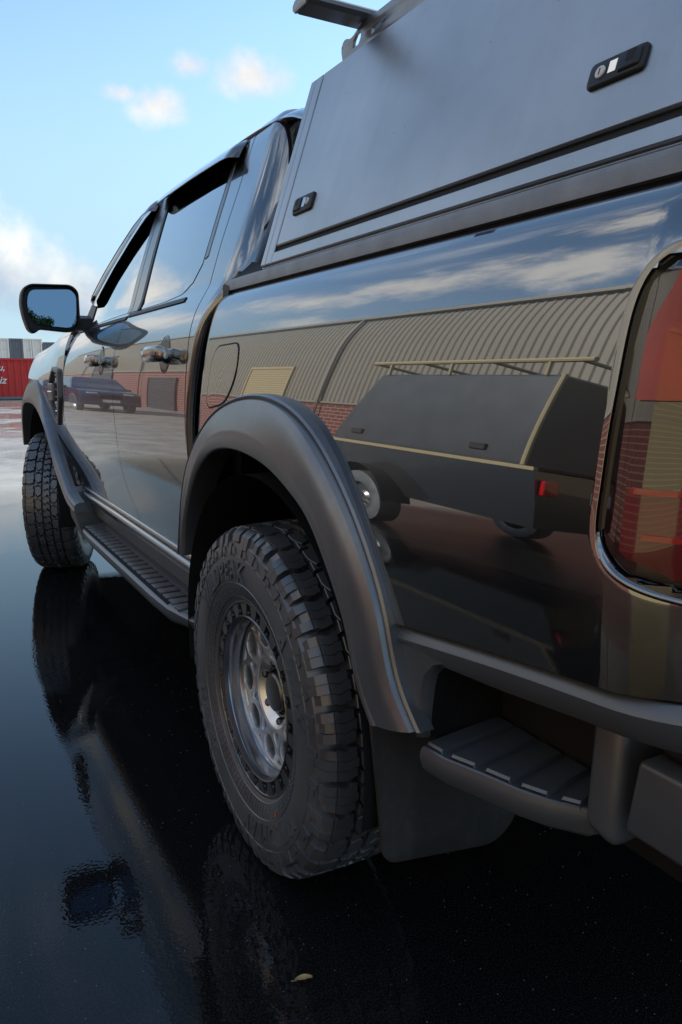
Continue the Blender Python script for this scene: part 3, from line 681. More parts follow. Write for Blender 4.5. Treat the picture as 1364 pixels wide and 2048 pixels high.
shield('weather_shield', [(1.535, 1.855), (1.64, 1.850), (1.78, 1.82), (1.93, 1.74), (2.08, 1.63), (2.20, 1.51)], [(1.50, 1.795), (1.60, 1.792), (1.70, 1.765), (1.83, 1.695), (1.97, 1.60), (2.09, 1.47)], front_door)

# ---- door handles, each over a flat black disc painting the shaded recess
def handle(y, z, parent, L_=0.185):
    h = empty('door_handle', (0, 0, 0), parent)
    o = cab_out(y, z)
    cup = MB(); secs = []
    for k, (r, d) in enumerate(((1.0, 0.0003), (0.97, 0.0009), (0.75, 0.0010), (0.0, 0.0010))):
        secs.append([(-(cab_out(y + 0.055 * r * math.cos(a), z + 0.056 * r * math.sin(a)) + d), y + 0.055 * r * math.cos(a), z + 0.056 * r * math.sin(a)) for a in np.linspace(0, 2*PI, 25)[:-1]])
    cup.loft(secs, True, False); c = cup.build('cup_shade_disc', 'gloss', parent, fix=True)
    b = MB(); secs = []
    for t in np.linspace(0, 1, 15):
        yy = y - L_ / 2 + L_ * t; e = abs(2 * t - 1); of = 0.044 - 0.018 * e ** 3.0; hh = 0.0235 * (1 - 0.12 * e ** 4); tk = 0.014
        if t in (0.0, 1.0): hh *= 0.72; tk *= 0.6
        secs.append([(-(o + of - tk + 2*tk * (0.5 + 0.5*math.cos(a)) ), yy, z + hh * math.copysign(abs(math.sin(a)) ** 0.65, math.sin(a))) for a in np.linspace(0, 2*PI, 17)[:-1]])
    b.loft(secs); b.build('handle_bar', 'paint', parent, fix=True, angle=50)
    for s in (-1, 1):
        q = rbox('handle_mount', (-(o + 0.03), y + s * L_ * 0.40 - 0.018, z - 0.014), (-(o - 0.01), y + s * L_ * 0.40 + 0.018, z + 0.014), 'paint', parent, r=0.005)
    bpy.data.objects.remove(h)
    return c
handle(0.615, 1.222, rear_door); handle(1.475, 1.216, front_door)

# ---- wing mirror
mir = empty('side_mirror', (0, 0, 0), T)
def mirror_housing():
    loop = [(-1.147, 1.475), (-1.137, 1.525), (-1.105, 1.548), (-0.935, 1.552), (-0.905, 1.525), (-0.905, 1.365), (-0.945, 1.347), (-1.075, 1.358), (-1.10, 1.336), (-1.122, 1.352), (-1.140, 1.41)]
    lp = round_poly(loop, 0.03, 4)
    c = Vector((sum(p[0] for p in lp) / len(lp), sum(p[1] for p in lp) / len(lp)))
    b = MB(); secs = []
    # back-facing rim first, then the shell bulging forwards
    for y, k in ((2.015, 0.90), (1.986, 0.925), (1.979, 0.95), (1.982, 0.985), (2.00, 1.0), (2.03, 1.005), (2.08, 0.98), (2.13, 0.91), (2.165, 0.76), (2.18, 0.5), (2.183, 0.1)):
        secs.append([(c.x + (p[0] - c.x) * k, y, c.y + (p[1] - c.y) * k) for p in lp])
    b.loft(secs); b.build('mirror_housing', 'seal', mir, fix=True, angle=50)
    g = [(-1.120, 1.475), (-1.106, 1.522), (-0.940, 1.530), (-0.918, 1.505), (-0.922, 1.385), (-0.952, 1.366), (-1.075, 1.376), (-1.114, 1.405)]
    lp = round_poly(g, 0.025, 4); bm = MB()
    cx, cz = -1.02, 1.447
    tilt = lambda x, z: 1.999 - (x - cx) * 0.075 - (z - cz) * 0.028
    bm.add([(p[0], tilt(*p) - 0.003, p[1]) for p in lp] + [(p[0], tilt(*p) + 0.03, p[1]) for p in lp], [tuple(range(len(lp)))] + [(i, (i+1) % len(lp), len(lp) + (i+1) % len(lp), len(lp) + i) for i in range(len(lp))])
    bm.build('mirror_glass', 'mirror', mir, fix=True)
    a = MB(); a.loft([[(x, y + 0.0, z) for (y, z) in ((2.02, 1.36), (2.11, 1.36), (2.12, 1.41), (2.05, 1.425), (2.02, 1.41))] for x in (-0.93, -0.89, -0.85)]); a.build('mirror_arm', 'seal', mir, fix=True, angle=50)
mirror_housing()

# ---- fuel flap and fender vent
fl = round_poly([(0.205, 1.232), (0.066, 1.236), (0.060, 1.16), (0.115, 1.098), (0.222, 1.084), (0.242, 1.10), (0.234, 1.20)], [0.02, 0.025, 0.04, 0.04, 0.02, 0.03, 0.03], 5)
def flap():
    c = Vector((0.15, 1.165)); b = MB(); secs = []
    for k, d in ((1.0, -0.003), (1.0, 0.0006), (0.985, 0.0022), (0.6, 0.0024), (0.2, 0.0024)):
        secs.append([(-(bed_out(c.x + (p[0]-c.x)*k, c.y + (p[1]-c.y)*k) + d), c.x + (p[0]-c.x)*k, c.y + (p[1]-c.y)*k) for p in fl])
    b.loft(secs); o = b.build('fuel_flap', 'paint', T, fix=True)
    ring = fl + fl[:1]; 
    strip('flap_gap', ring, 0.0055, 0.0014, 'black', o, out=bed_out)
flap()
vent = empty('fender_vent', (0, 0, 0), T)
vl = [(2.60, 1.205), (2.42, 1.19), (2.405, 1.04), (2.50, 0.905), (2.56, 0.92), (2.70, 1.02), (2.70, 1.12)]
vp_ = round_poly(vl, 0.02, 3); vb = MB(); c = Vector((2.55, 1.06)); secs = []
for k, d in ((1.0, -0.003), (1.0, 0.012), (0.92, 0.016), (0.84, 0.014), (0.80, -0.0)):
    secs.append([(-(fender_out(c.x + (p[0]-c.x)*k, c.y + (p[1]-c.y)*k) + d), c.x + (p[0]-c.x)*k, c.y + (p[1]-c.y)*k) for p in vp_])
vb.loft(secs, True, False); vb.build('vent_frame', 'plastic', vent, fix=True)
vb = MB(); vb.add([(-(fender_out(c.x, p[1]) + 0.003), c.x + (p[0]-c.x)*0.84, c.y + (p[1]-c.y)*0.84) for p in vp_], [tuple(range(len(vp_)))]); vb.build('vent_backing', 'black', vent, fix=True)
for i in range(7):
    z = 0.945 + 0.036 * i
    rbox('vent_fin', (-(fender_out(2.5, z) + 0.014), 2.43 + 0.045 * max(0, 2 - i) * 0.6, z - 0.004), (-(fender_out(2.5, z) - 0.004), 2.50 + 0.02 * max(0, 2 - i), z + 0.004), 'chrome' if i % 3 == 1 else 'plastic', vent, r=0.002, seg=1)
rbox('vent_badge', (-(fender_out(2.6, 1.09) + 0.022), 2.52, 1.03), (-(fender_out(2.6, 1.09) - 0.002), 2.66, 1.12), 'plastic', vent, r=0.008)
rbox('vent_badge_bar', (-(fender_out(2.6, 1.09) + 0.026), 2.53, 1.068), (-(fender_out(2.6, 1.09) - 0.002), 2.66, 1.080), 'chrome', vent, r=0.003, seg=1)
# ---- wheel flares
def flare(name, outer, crease, lip, parent, material='flare', n=72, inward=0.07):
    def chord(pts):
        d = [0.0]
        for a, b in zip(pts, pts[1:]): d.append(d[-1] + (Vector(b) - Vector(a)).length)
        return [x / d[-1] for x in d]
    def curve(pts):
        t = chord(pts); f = [spline(t, [p[i] for p in pts]) for i in range(3)]
        return lambda s: Vector((f[0](s), f[1](s), f[2](s)))
    O, C, Lp = curve(outer), curve(crease), curve(lip)
    b = MB(); P = []
    for i in range(n + 1):
        s = i / n; o, c, l = O(s), C(s), Lp(s)
        X = lambda d: Vector((d, 0, 0)); r = []
        kg = 0.08 + 0.03 * s                                   # flange | groove | broad face | crease | lip face
        leg = sstep(0.50, 0.72, s) if s > 0.3 else 1 - sstep(0.10, 0.28, s)      # the legs stand flat, the crown leans outwards
        def face(k):
            g = k + (1 - (1 - k) ** 4 - k) * leg; p = o.lerp(c, k); return Vector((o.x + (c.x - o.x) * g - (0.0015 * math.sin(PI * k) + 0.003 * (1 - k)) * (1 - 0.5 * leg), p.y, p.z))
        r += [o + X(0.022), o + X(0.002), o + X(-0.004), o.lerp(c, kg * 0.5) + X(-0.006), Vector((o.x - 0.006, *o.lerp(c, kg)[1:])), Vector((o.x - 0.004, *o.lerp(c, kg + 0.025)[1:])), face(kg + 0.06)]
        for k in (0.30, 0.38, 0.48, 0.60, 0.75, 0.88, 0.96): r.append(face(k))
        r.append(c)
        for k in (0.10, 0.35, 0.7, 0.95): r.append(c.lerp(l, k) + X(-0.002 * math.sin(PI * k)))
        r.append(l)
        e = (l - c).normalized()
        r += [l + e * 0.003 + X(0.003), l + e * 0.003 + X(0.014), l + X(inward)]
        P.append(r)
    b.grid(P); k = len(P[0])
    b.f.append(tuple(range(k))); b.f.append(tuple(n * k + q for q in range(k - 1, -1, -1)))
    return b.build(name, material, parent, fix=True, angle=30)
ro = [(-.955, 0.475, 0.66), (-.955, 0.440, 0.78), (-.955, 0.385, 0.90), (-.955, 0.30, 0.986), (-.955, 0.176, 1.062), (-.955, 0.02, 1.110), (-.955, -0.135, 1.126), (-.955, -0.256, 1.114), (-.955, -0.362, 1.077), (-.955, -0.457, 1.013), (-.953, -0.525, 0.945), (-.952, -0.582, 0.872), (-.950, -0.627, 0.785), (-.946, -0.660, 0.69), (-.943, -0.712, 0.628)]
rl = [(-.950, 0.452, 0.66), (-.955, 0.415, 0.76), (-.960, 0.345, 0.853), (-.964, 0.272, 0.920), (-.968, 0.205, 0.958), (-.977, 0.11, 0.990), (-.985, 0.0, 1.006), (-.990, -0.16, 1.003), (-.990, -0.259, 0.984), (-.990, -0.348, 0.952), (-.990, -0.41, 0.92), (-.984, -0.474, 0.843), (-.976, -0.529, 0.742), (-.971, -0.564, 0.646), (-.968, -0.599, 0.598)]
def lerp3(a, b, k, dx): return (a[0] + (b[0]-a[0]) * k + dx, a[1] + (b[1]-a[1]) * k, a[2] + (b[2]-a[2]) * k)
ks = [0.7, 0.7, 0.7, 0.7, 0.7, 0.68, 0.66, 0.67, 0.68, 0.69, 0.72, 0.77, 0.82, 0.86, 0.86]
rc = [lerp3(a, b, k, -0.002 - 0.013 * math.sin(PI * i / 14) ** 2) for i, (a, b, k) in enumerate(zip(ro, rl, ks))]
rear_flare = flare('rear_wheel_flare', ro, rc, rl, T)
fo = [(-.950, 3.93, 0.72), (-.955, 3.86, 0.86), (-.955, 3.74, 1.0), (-.955, 3.58, 1.085), (-.955, 3.38, 1.125), (-.955, 3.12, 1.122), (-.955, 2.98, 1.06), (-.955, 2.80, 0.947), (-.955, 2.63, 0.85), (-.955, 2.47, 0.755), (-.955, 2.30, 0.665), (-.952, 2.17, 0.605), (-.945, 2.05, 0.575)]
flp = [(-.965, 3.87, 0.70), (-.975, 3.79, 0.82), (-.985, 3.68, 0.91), (-.99, 3.54, 0.98), (-.99, 3.36, 1.000), (-.99, 3.12, 0.997), (-.99, 2.93, 0.965), (-.99, 2.72, 0.885), (-.99, 2.57, 0.79), (-.99, 2.43, 0.685), (-.988, 2.27, 0.605), (-.985, 2.14, 0.555), (-.975, 2.05, 0.53)]
fc = [lerp3(a, b, 0.70, -0.005) for a, b in zip(fo, flp)]
front_flare = flare('front_wheel_flare', fo, fc, flp, T)
# arch liners
def liner(yc, zc, r, y_hi, name):
    b = MB(); P = []
    for i in range(41):
        a = R(-12) + R(204) * i / 40
        y, z = yc + r * math.cos(a), zc + r * 0.98 * math.sin(a)
        P.append([(-0.945, y, z), (-0.90, y, z), (-0.75, y, z + 0.01), (-0.60, y, z + 0.01), (-0.52, y, z)])
    b.grid(P); 
    n = len(b.v); b.add([(-0.52, yc + r * math.cos(R(-12) + R(204) * i / 40), zc + r * .98 * math.sin(R(-12) + R(204) * i / 40)) for i in range(41)], [tuple(range(41))])
    o = b.build(name, 'black', T, fix=True)
    c = MB(); c.revolve([(0.0, 0.0), (-0.004, 0.006), (0, 0.008)], 10); q = c.build('liner_clip', 'chrome', o)
    q.location = (-0.88, yc + (r - 0.004) * math.cos(R(96)), zc + (r - 0.006) * math.sin(R(96))); q.rotation_euler = (0, R(-70), 0)
    return o
liner(-0.05, 0.46, 0.495, 0, 'rear_arch_liner'); liner(3.24, 0.45, 0.55, 0, 'front_arch_liner')

# ---- wheels
def tread_r(s): s = abs(s); return 0.416 - 0.0035 * (s / 0.10) ** 2 - (0.35 * (s - 0.108) if s > 0.108 else 0) 
side_x = spline([0.215, 0.236, 0.26, 0.29, 0.32, 0.35, 0.375, 0.392], [0.108, 0.122, 0.133, 0.1405, 0.1425, 0.141, 0.1365, 0.130])
NP = 34
def build_tyre():
    b = MB()
    half = [(0.100, 0.215)] + [(side_x(r), r) for r in np.linspace(0.222, 0.374, 16)] + [(0.130, 0.379), (0.120, 0.385), (0.108, 0.389), (0.085, 0.391), (0.04, 0.392), (0.0, 0.392)]
    prof = half + [(-x, r) for x, r in half[-2::-1]]
    b.revolve([(-x, r) for x, r in prof], 144)
    def P(s, th, r): return (-s, r * math.cos(th), r * math.sin(th))
    def block(poly, base=0.389):        # polygon of (s, arc metres) -> chamfered tread block
        n = len(poly); c = (sum(p[0] for p in poly) / n, sum(p[1] for p in poly) / n)
        V = []
        for k, d in ((0.95, None), (0.93, 0.0012), (0.86, 0.0)):
            for s, a in poly:
                s2 = c[0] + (s - c[0]) * k; a2 = c[1] + (a - c[1]) * k
                V.append(P(s2, a2 / 0.416, base if d is None else tread_r(s2) - d))
        F = [(j, (j+1) % n, n + (j+1) % n, n + j) for j in range(n)] + [(n + j, n + (j+1) % n, 2*n + (j+1) % n, 2*n + j) for j in range(n)] + [tuple(2*n + j for j in range(n))]
        b.add(V, F)
    circ = 2 * PI * 0.416; pt = circ / NP
    zz = [(0.066, 0.0), (0.078, 0.0), (0.086, 0.25), (0.098, 0.25), (0.104, 0.05), (0.1095, 0.05), (0.1105, 0.05), (0.1125, 0.05), (0.1135, 0.05), (0.121, 0.05), (0.1295, 0.05), (0.1345, 0.05)]
    for i in range(NP):
        a0 = i * pt
        for sg in (1, -1):
            off = 0.0 if sg > 0 else pt * 0.5
            long = (i % 2 == 0)
            # shoulder lug: three slabs parted by wavy sipes
            g = pt * 0.80; w = g / 3
            for q in range(3):
                lo_ = a0 + off + q * w + (0.0006 if q else 0); hi_ = a0 + off + (q + 1) * w - (0.0006 if q < 2 else 0)
                top = []; n_ = len(zz)
                V = []
                for (s, z) in zz:
                    sh = z * w * 0.9
                    in_ = 0.0
                    if s < 0.075: in_ = 0.004 if q != 1 else 0
                    if s <= 0.1215: r = tread_r(s) - (0.0045 if 0.110 < s < 0.113 else 0)
                    elif s < 0.131: r = 0.396
                    else: r = 0.368 if long else 0.380
                    xx = s if s <= 0.1215 else (s + 0.004 if s < 0.131 else side_x(r) + 0.0028)
                    if s > 0.12 and (q + i) % 3 == 1: xx -= 0.006
                    ss = s + in_ if s < 0.08 else xx
                    tl, th_ = (lo_ + sh) / 0.416, (hi_ + sh) / 0.416
                    V += [P(sg * ss, tl, r), P(sg * ss, th_, r)]
                    rb = 0.387 if s <= 0.114 else (r - 0.014 if s < 0.131 else r)
                    xb = ss if s <= 0.114 else (0.112 if s < 0.131 else side_x(r) - 0.004)
                    V += [P(sg * xb, tl, rb), P(sg * xb, th_, rb)]
                F = []
                for k in range(n_ - 1):
                    A = 4 * k; B = 4 * (k + 1)
                    F += [(A, A + 1, B + 1, B), (A + 2, A, B, B + 2), (A + 1, A + 3, B + 3, B + 1)]
                F += [(0, 2, 3, 1), (4*(n_-1), 4*(n_-1) + 1, 4*(n_-1) + 3, 4*(n_-1) + 2)]
                if sg < 0: F = [f[::-1] for f in F]
                b.add(V, F)
            # inner rows: kinked hexagons
            u = pt
            m0 = a0 + off + 0.25 * u
            hexa = [(0.024, 0.02), (0.036, -0.20), (0.060, -0.10), (0.061, 0.30), (0.048, 0.62), (0.026, 0.46)]
            hexb = [(0.028, 0.52), (0.047, 0.70), (0.060, 0.42), (0.061, 0.80), (0.037, 0.74), (0.027, 0.92)]
            block([(sg * s, m0 + t * u) for s, t in hexa][::sg])
            block([(sg * s, m0 + t * u) for s, t in ((0.026, 0.56), (0.047, 0.71), (0.060, 0.42), (0.061, 0.80), (0.036, 0.72), (0.025, 0.92))][::sg])
        block([(-0.020, a0 + 0.02 * pt), (-0.004, a0 - 0.16 * pt), (0.006, a0 + 0.02 * pt), (0.019, a0 - 0.02 * pt), (0.020, a0 + 0.28 * pt), (0.004, a0 + 0.40 * pt), (-0.008, a0 + 0.24 * pt), (-0.019, a0 + 0.34 * pt)])
        block([(-0.019, a0 + 0.44 * pt), (-0.006, a0 + 0.34 * pt), (0.005, a0 + 0.50 * pt), (0.020, a0 + 0.38 * pt), (0.019, a0 + 0.74 * pt), (0.005, a0 + 0.90 * pt), (-0.006, a0 + 0.70 * pt), (-0.020, a0 + 0.86 * pt)])
        # stepped biters and ribs down the outer sidewall
        for sg in (1, -1):
            def bar(r0, r1, t0, t1, h, skew=0.0):
                V = []
                for r in (r0, r1):
                    for t in (t0, t1):
                        for hh in (-0.002, h): V.append(P(sg * (side_x(r) + hh), (a0 + (t + (skew if r == r1 else 0)) * pt) / 0.416, r))
                b.add(V, [(1, 3, 7, 5), (0, 1, 5, 4), (2, 6, 7, 3), (4, 5, 7, 6), (0, 2, 3, 1)])
            bar(0.349, 0.374, 0.02, 0.20, 0.0035, 0.10); bar(0.352, 0.366, 0.42, 0.66, 0.0028, -0.08); bar(0.343, 0.350, 0.40, 0.48, 0.002)
            for k in range(3):
                bar(0.246, 0.2535, 0.04 + k / 3, 0.24 + k / 3, 0.0014); bar(0.2555, 0.2645, 0.04 + k / 3, 0.24 + k / 3, 0.0014); bar(0.2665, 0.274, 0.04 + k/3, 0.24 + k / 3, 0.0012)
    for r in (0.279, 0.2445, 0.346):
        for sg in (1, -1):
            b.revolve([(-sg * (side_x(r - 0.0012)), r - 0.0012), (-sg * (side_x(r) + 0.0014), r), (-sg * (side_x(r + 0.0012)), r + 0.0012)][::sg], 120)
    # raised lettering, bent round the sidewall
    def ring_text(txt, size, ang, r0, h, shear=0.0, spacing=1.06, off=0.0):
        V, F = text_mesh(txt, size, 0.5, shear, spacing, offset=off)
        W_ = []
        for x, y, z in V:
            r = r0 + y; th = ang + x / (r0 + size * 0.35)
            W_.append((-(side_x(r) + (h if z > 0 else -0.002)), r * math.cos(th), r * math.sin(th)))
        b.add(W_, F)
    for base in (0.0, PI):
        ring_text('WILDPEAK', 0.064, R(58) + base, 0.289, 0.0040, 0.18, 1.12, 0.0012)
        ring_text('A/T4W', 0.060, R(146) + base, 0.291, 0.0034, 0.25, 1.12, 0.0008)
    return b.build('tyre', 'rubber', None, angle=26)
wheel = empty('wheel', (0, 0, 0), T)
ty = build_tyre(); ty.parent = wheel
# NB wheel space: -x is outboard, the wheel's centre plane at x = 0
RX = -0.121           # outer face of the bead ring
def build_rim():
    b = MB()
    # bead ring with pockets: base, outer and inner lips
    b.revolve([(RX + 0.022, 0.230), (RX + 0.004, 0.2375), (RX - 0.001, 0.2345), (RX - 0.0005, 0.2290), (RX + 0.003, 0.2265), (RX + 0.012, 0.2260), (RX + 0.012, 0.2000), (RX + 0.002, 0.1985), (RX - 0.001, 0.1960), (RX + 0.001, 0.1925), (RX + 0.012, 0.1910)], 120)
    n = 24
    for i in range(n):
        a = 2 * PI * i / n
        w0, w1 = R(3.6), R(4.3)
        V = []
        for r, w in ((0.1975, w0 * 0.62), (0.204, w0), (0.219, w1), (0.2275, w1)):
            for s in (-1, 1):
                for x in (RX + 0.013, RX + 0.001): V.append((x, r * math.cos(a + s * w), r * math.sin(a + s * w)))
        F = []
        for k in range(3):
            q = 4 * k; F += [(q + 1, q + 3, q + 7, q + 5), (q, q + 1, q + 5, q + 4), (q + 2, q + 6, q + 7, q + 3)]
        F.append((0, 2, 3, 1)); b.add(V, F)
    ring = b.build('bead_ring', 'ring', wheel, fix=True, angle=30)
    d = MB()    # polished dish stepping down from the ring to the spokes, then the barrel to the back
    d.revolve([(RX + 0.010, 0.1915), (RX + 0.016, 0.1895), (RX + 0.024, 0.1900), (RX + 0.040, 0.1890), (RX + 0.048, 0.1870), (RX + 0.052, 0.1825), (RX + 0.066, 0.1815)], 120)
    d.build('rim_dish', 'dish', wheel, fix=True, angle=50)
    d = MB(); d.revolve([(RX + 0.066, 0.1815), (RX + 0.085, 0.186), (RX + 0.13, 0.188), (RX + 0.20, 0.192), (RX + 0.235, 0.198)], 96); d.build('barrel', 'barrel', wheel, fix=True, angle=50)
    # mesh face cut from one disc
    nS = 9; loops = [[(0.1855 * math.cos(2*PI*k/120), 0.1855 * math.sin(2*PI*k/120)) for k in range(120)]]
    pol = lambda r, a: (r * math.cos(a), r * math.sin(a))
    st = 2 * PI / nS; a0 = R(-8)
    loops.append([(0.0845 * math.cos(2*PI*k/72), 0.0845 * math.sin(2*PI*k/72)) for k in range(72)])
    for i in range(nS):
        a = a0 + i * st
        big = [pol(0.112, a), pol(0.126, a + st * 0.30), pol(0.150, a + st * 0.34), pol(0.1745, a + st * 0.17), pol(0.1745, a - st * 0.17), pol(0.150, a - st * 0.34), pol(0.126, a - st * 0.30)]
        loops.append(round_poly(big, 0.010, 4))
        m = a + st / 2
        loops.append(round_poly([pol(0.097, m - st * 0.25), pol(0.096, m), pol(0.097, m + st * 0.25), pol(0.114, m + st * 0.15), pol(0.134, m), pol(0.114, m - st * 0.15)], 0.010, 4))
        loops.append(round_poly([pol(0.154, m), pol(0.1745, m + st * 0.19), pol(0.1745, m - st * 0.19)], 0.004, 3))
    face = plate('spoke_face', loops, 0.022, 'rim', wheel, bevel=0.0024, mapf=lambda u, v, w: (RX + 0.062 - w, u, v))
    hb = MB(); hb.revolve([(RX + 0.0515, 0.0862), (RX + 0.0535, 0.0835), (RX + 0.072, 0.0670), (RX + 0.09, 0.066)], 72); hb.build('hub_ring', 'rim', wheel, fix=True, angle=30)
    h = MB(); h.revolve([(RX + 0.14, 0.066), (RX + 0.072, 0.0645), (RX + 0.067, 0.060), (RX + 0.069, 0.056), (RX + 0.078, 0.054), (RX + 0.078, 0.050), (RX + 0.058, 0.048), (RX + 0.054, 0.044), (RX + 0.052, 0.036), (RX + 0.052, 0.0001)], 48); h.build('hub_cap', 'ring', wheel, fix=True, angle=30)
    bd = MB(); bd.revolve([(RX + 0.15, 0.0001), (RX + 0.15, 0.15), (RX + 0.165, 0.152), (RX + 0.165, 0.0001)], 48); bd.build('brake_disc', 'barrel', wheel, fix=True)
    bp_ = MB(); bp_.revolve([(RX + 0.168, 0.0001), (RX + 0.168, 0.19), (RX + 0.185, 0.19), (RX + 0.185, 0.0001)], 40); bp_.build('inner_dark_disc', 'black', wheel, fix=True)  # black disc added to hide the bright inside of the barrel
    bt = MB(); bt.revolve([(0.004, 0.0052), (-0.006, 0.0052), (-0.008, 0.0042), (-0.008, 0.0026), (-0.004, 0.0022), (-0.004, 0.0001)], 10)
    first = None
    for i in range(24):
        a = 2 * PI * (i + 0.5) / 24
        loc = (RX + 0.006, 0.2085 * math.cos(a), 0.2085 * math.sin(a))
        if first is None: first = bt.build('bolt', 'steel', wheel, fix=True); first.location = loc
        else: clone(first, wheel, loc)
    lg = MB(); lg.revolve([(0.02, 0.011), (-0.016, 0.010), (-0.020, 0.007), (-0.020, 0.0001)], 6); f2 = None
    for i in range(6):
        a = 2 * PI * (i + 0.25) / 6; loc = (RX + 0.078, 0.072 * math.cos(a), 0.072 * math.sin(a))
        if f2 is None: f2 = lg.build('lug_nut', 'steel', wheel, fix=True, smooth=False); f2.location = loc
        else: clone(f2, wheel, loc)
build_rim()
def dot(name, m, ang, r, size):
    V = []; n = 12
    for k in range(n):
        rr = r + size * math.cos(2*PI*k/n); th = ang + size * math.sin(2*PI*k/n) / r
        V.append((-(side_x(rr) + 0.0022), rr * math.cos(th), rr * math.sin(th)))
    return make(name, V, [tuple(range(n))[::-1]], m, None)
WZ = 0.404
front_wheel = clone(wheel, T, (-0.835, 3.27, WZ), (R(11), 0, R(-21)))
wheel.location = (-0.812, 0, WZ); wheel.rotation_euler = (R(4), 0, 0)
for ang, r, m, nm, sz in ((R(-132), 0.268, 'orange', 'paint_dot', 0.006), (R(-160), 0.247, 'yellowpaint', 'paint_dot', 0.004)):
    o = dot(nm, m, ang, r, sz); o.parent = wheel
wr = clone(wheel, T, (0.812, 0, WZ), (0, 0, PI)); wf = clone(wheel, T, (0.828, 3.27, WZ), (0, 0, PI - R(21)))

# ---- rocker sill, side step, mud guards
sill = MB(); P = []
for y in np.linspace(0.36, 2.16, 40):
    k = sstep(1.85, 2.16, y)
    P.append([(-x, y, z - 0.0 * k) for x, z in ((0.870, 0.636), (0.893, 0.640), (0.903, 0.638), (0.906, 0.632), (0.903, 0.626), (0.893, 0.6225), (0.890, 0.619), (0.905, 0.617), (0.914, 0.611), (0.915, 0.603), (0.908, 0.594), (0.893, 0.587), (0.880, 0.572), (0.870, 0.545))])
sill.grid(P, flip=True); sill.build('sill', 'paint', T, fix=True, angle=60)
rp = MB(); P = []
for y in (0.34, 2.2): P.append([(-0.872, y, 0.552), (-0.865, y, 0.50), (-0.84, y, 0.47), (-0.78, y, 0.455)])
rp.grid(P); rp.build('rocker_panel', 'plastic', T, fix=True)
fg = MB(); fg.loft([[(-0.955, 2.20, 0.60), (-0.80, 2.20, 0.62), (-0.80, 2.28, 0.62), (-0.965, 2.28, 0.62)], [(-0.945, 2.17, 0.48), (-0.80, 2.17, 0.48), (-0.80, 2.25, 0.48), (-0.955, 2.25, 0.48)], [(-0.915, 2.16, 0.375), (-0.80, 2.16, 0.36), (-0.80, 2.18, 0.36), (-0.92, 2.18, 0.375)]]); fg.build('front_mud_guard', 'plastic', T, fix=True)
cg = MB(); cg.box((-0.945, 2.02, 0.50), (-0.80, 2.24, 0.60)); 
step = empty('side_step', (0, 0, 0), T)
def step_body():
    b = MB(); secs = []
    for y, ox, oz in ((0.27, -0.872, 0.035), (0.30, -0.900, 0.030), (0.36, -0.925, 0.022), (0.46, -0.948, 0.010), (0.58, -0.968, 0.0), (0.75, -0.974, 0.0), (1.2, -0.974, 0.0), (1.75, -0.974, 0.0), (1.88, -0.970, 0.0), (1.93, -0.960, 0.0), (1.965, -0.935, 0.002), (1.98, -0.905, 0.004)):
        zt = 0.480 
        secs.append([(-0.845, y, zt + 0.008), (-0.868, y, zt + 0.001), (ox + 0.018, y, zt), (ox + 0.006, y, zt - 0.003), (ox, y, zt - 0.010), (ox + 0.004, y, zt - 0.034 + oz), (ox + 0.012, y, zt - 0.050 + oz), (ox + 0.03, y, zt - 0.058 + oz), (-0.83, y, zt - 0.062 + oz)])
    b.loft(secs); o = b.build('step_board', 'plastic', step, fix=True, angle=40)
    tb = MB(); tb.box((-0.9625, 0.60, 0.4790), (-0.872, 1.925, 0.4808)); tb.build('groove_shade', 'black', step, smooth=False)  # black strip under the ribs, puts the grooves' shade into colour
    first = None; n = 24
    for i in range(n):
        y = 0.405 + 0.0655 * i
        q = None
        if first is None:
            first = rbox('tread_rib', (-0.0465, -0.0235, -0.002), (0.0465, 0.0235, 0.0055), 'plastic', step, r=0.003, seg=2)
            first.location = (-0.9165, 0.60, 0.4805)
            first.location.y = y
        else: q = clone(first, step, (-0.9165, y, 0.4805))
        t = q or first
        if i < 3: t.location.x += (0.030, 0.016, 0.006)[i]; t.scale.x = (0.72, 0.84, 0.93)[i]
        if i == n - 1: t.scale.x = 0.86; t.location.x += 0.008
    for y in (0.55, 1.15, 1.75): 
        q = MB(); q.tube([(-0.90, y, 0.44), (-0.80, y, 0.455), (-0.70, y, 0.50)], 0.02, 8); q.build('bracket', 'black', step)
step_body()

# ---- rear mud flap with embossed lettering
mf = empty('mud_flap', (0, 0, 0), T)
lp = round_poly([(-0.948, 0.62), (-0.928, 0.435), (-0.915, 0.303), (-0.66, 0.262), (-0.606, 0.30), (-0.600, 0.62)], [0.005, 0.02, 0.03, 0.03, 0.05, 0.005], 5)
plate('flap_sheet', [lp], 0.008, 'flap', mf, bevel=0.0015, mapf=lambda u, v, w: (u, -0.56 - 0.06 * (0.62 - v) ** 2 / 0.1 * 0.0 + w, v))
V, F = text_mesh('RANGER', 0.052, 0.5, 0.35, 1.15, offset=0.0006)
make('lettering', [(-0.775 + x, -0.5645 - (0.0009 if z > 0 else 0), 0.384 + y - 0.16 * x * 1.0 * 0.9) for x, y, z in V], F, 'flap', mf, smooth=False)
rb = MB(); rb.grid([[(x, -0.5648, z) for z in (0.322, 0.3235)] for x in (-0.90, -0.62)]); 

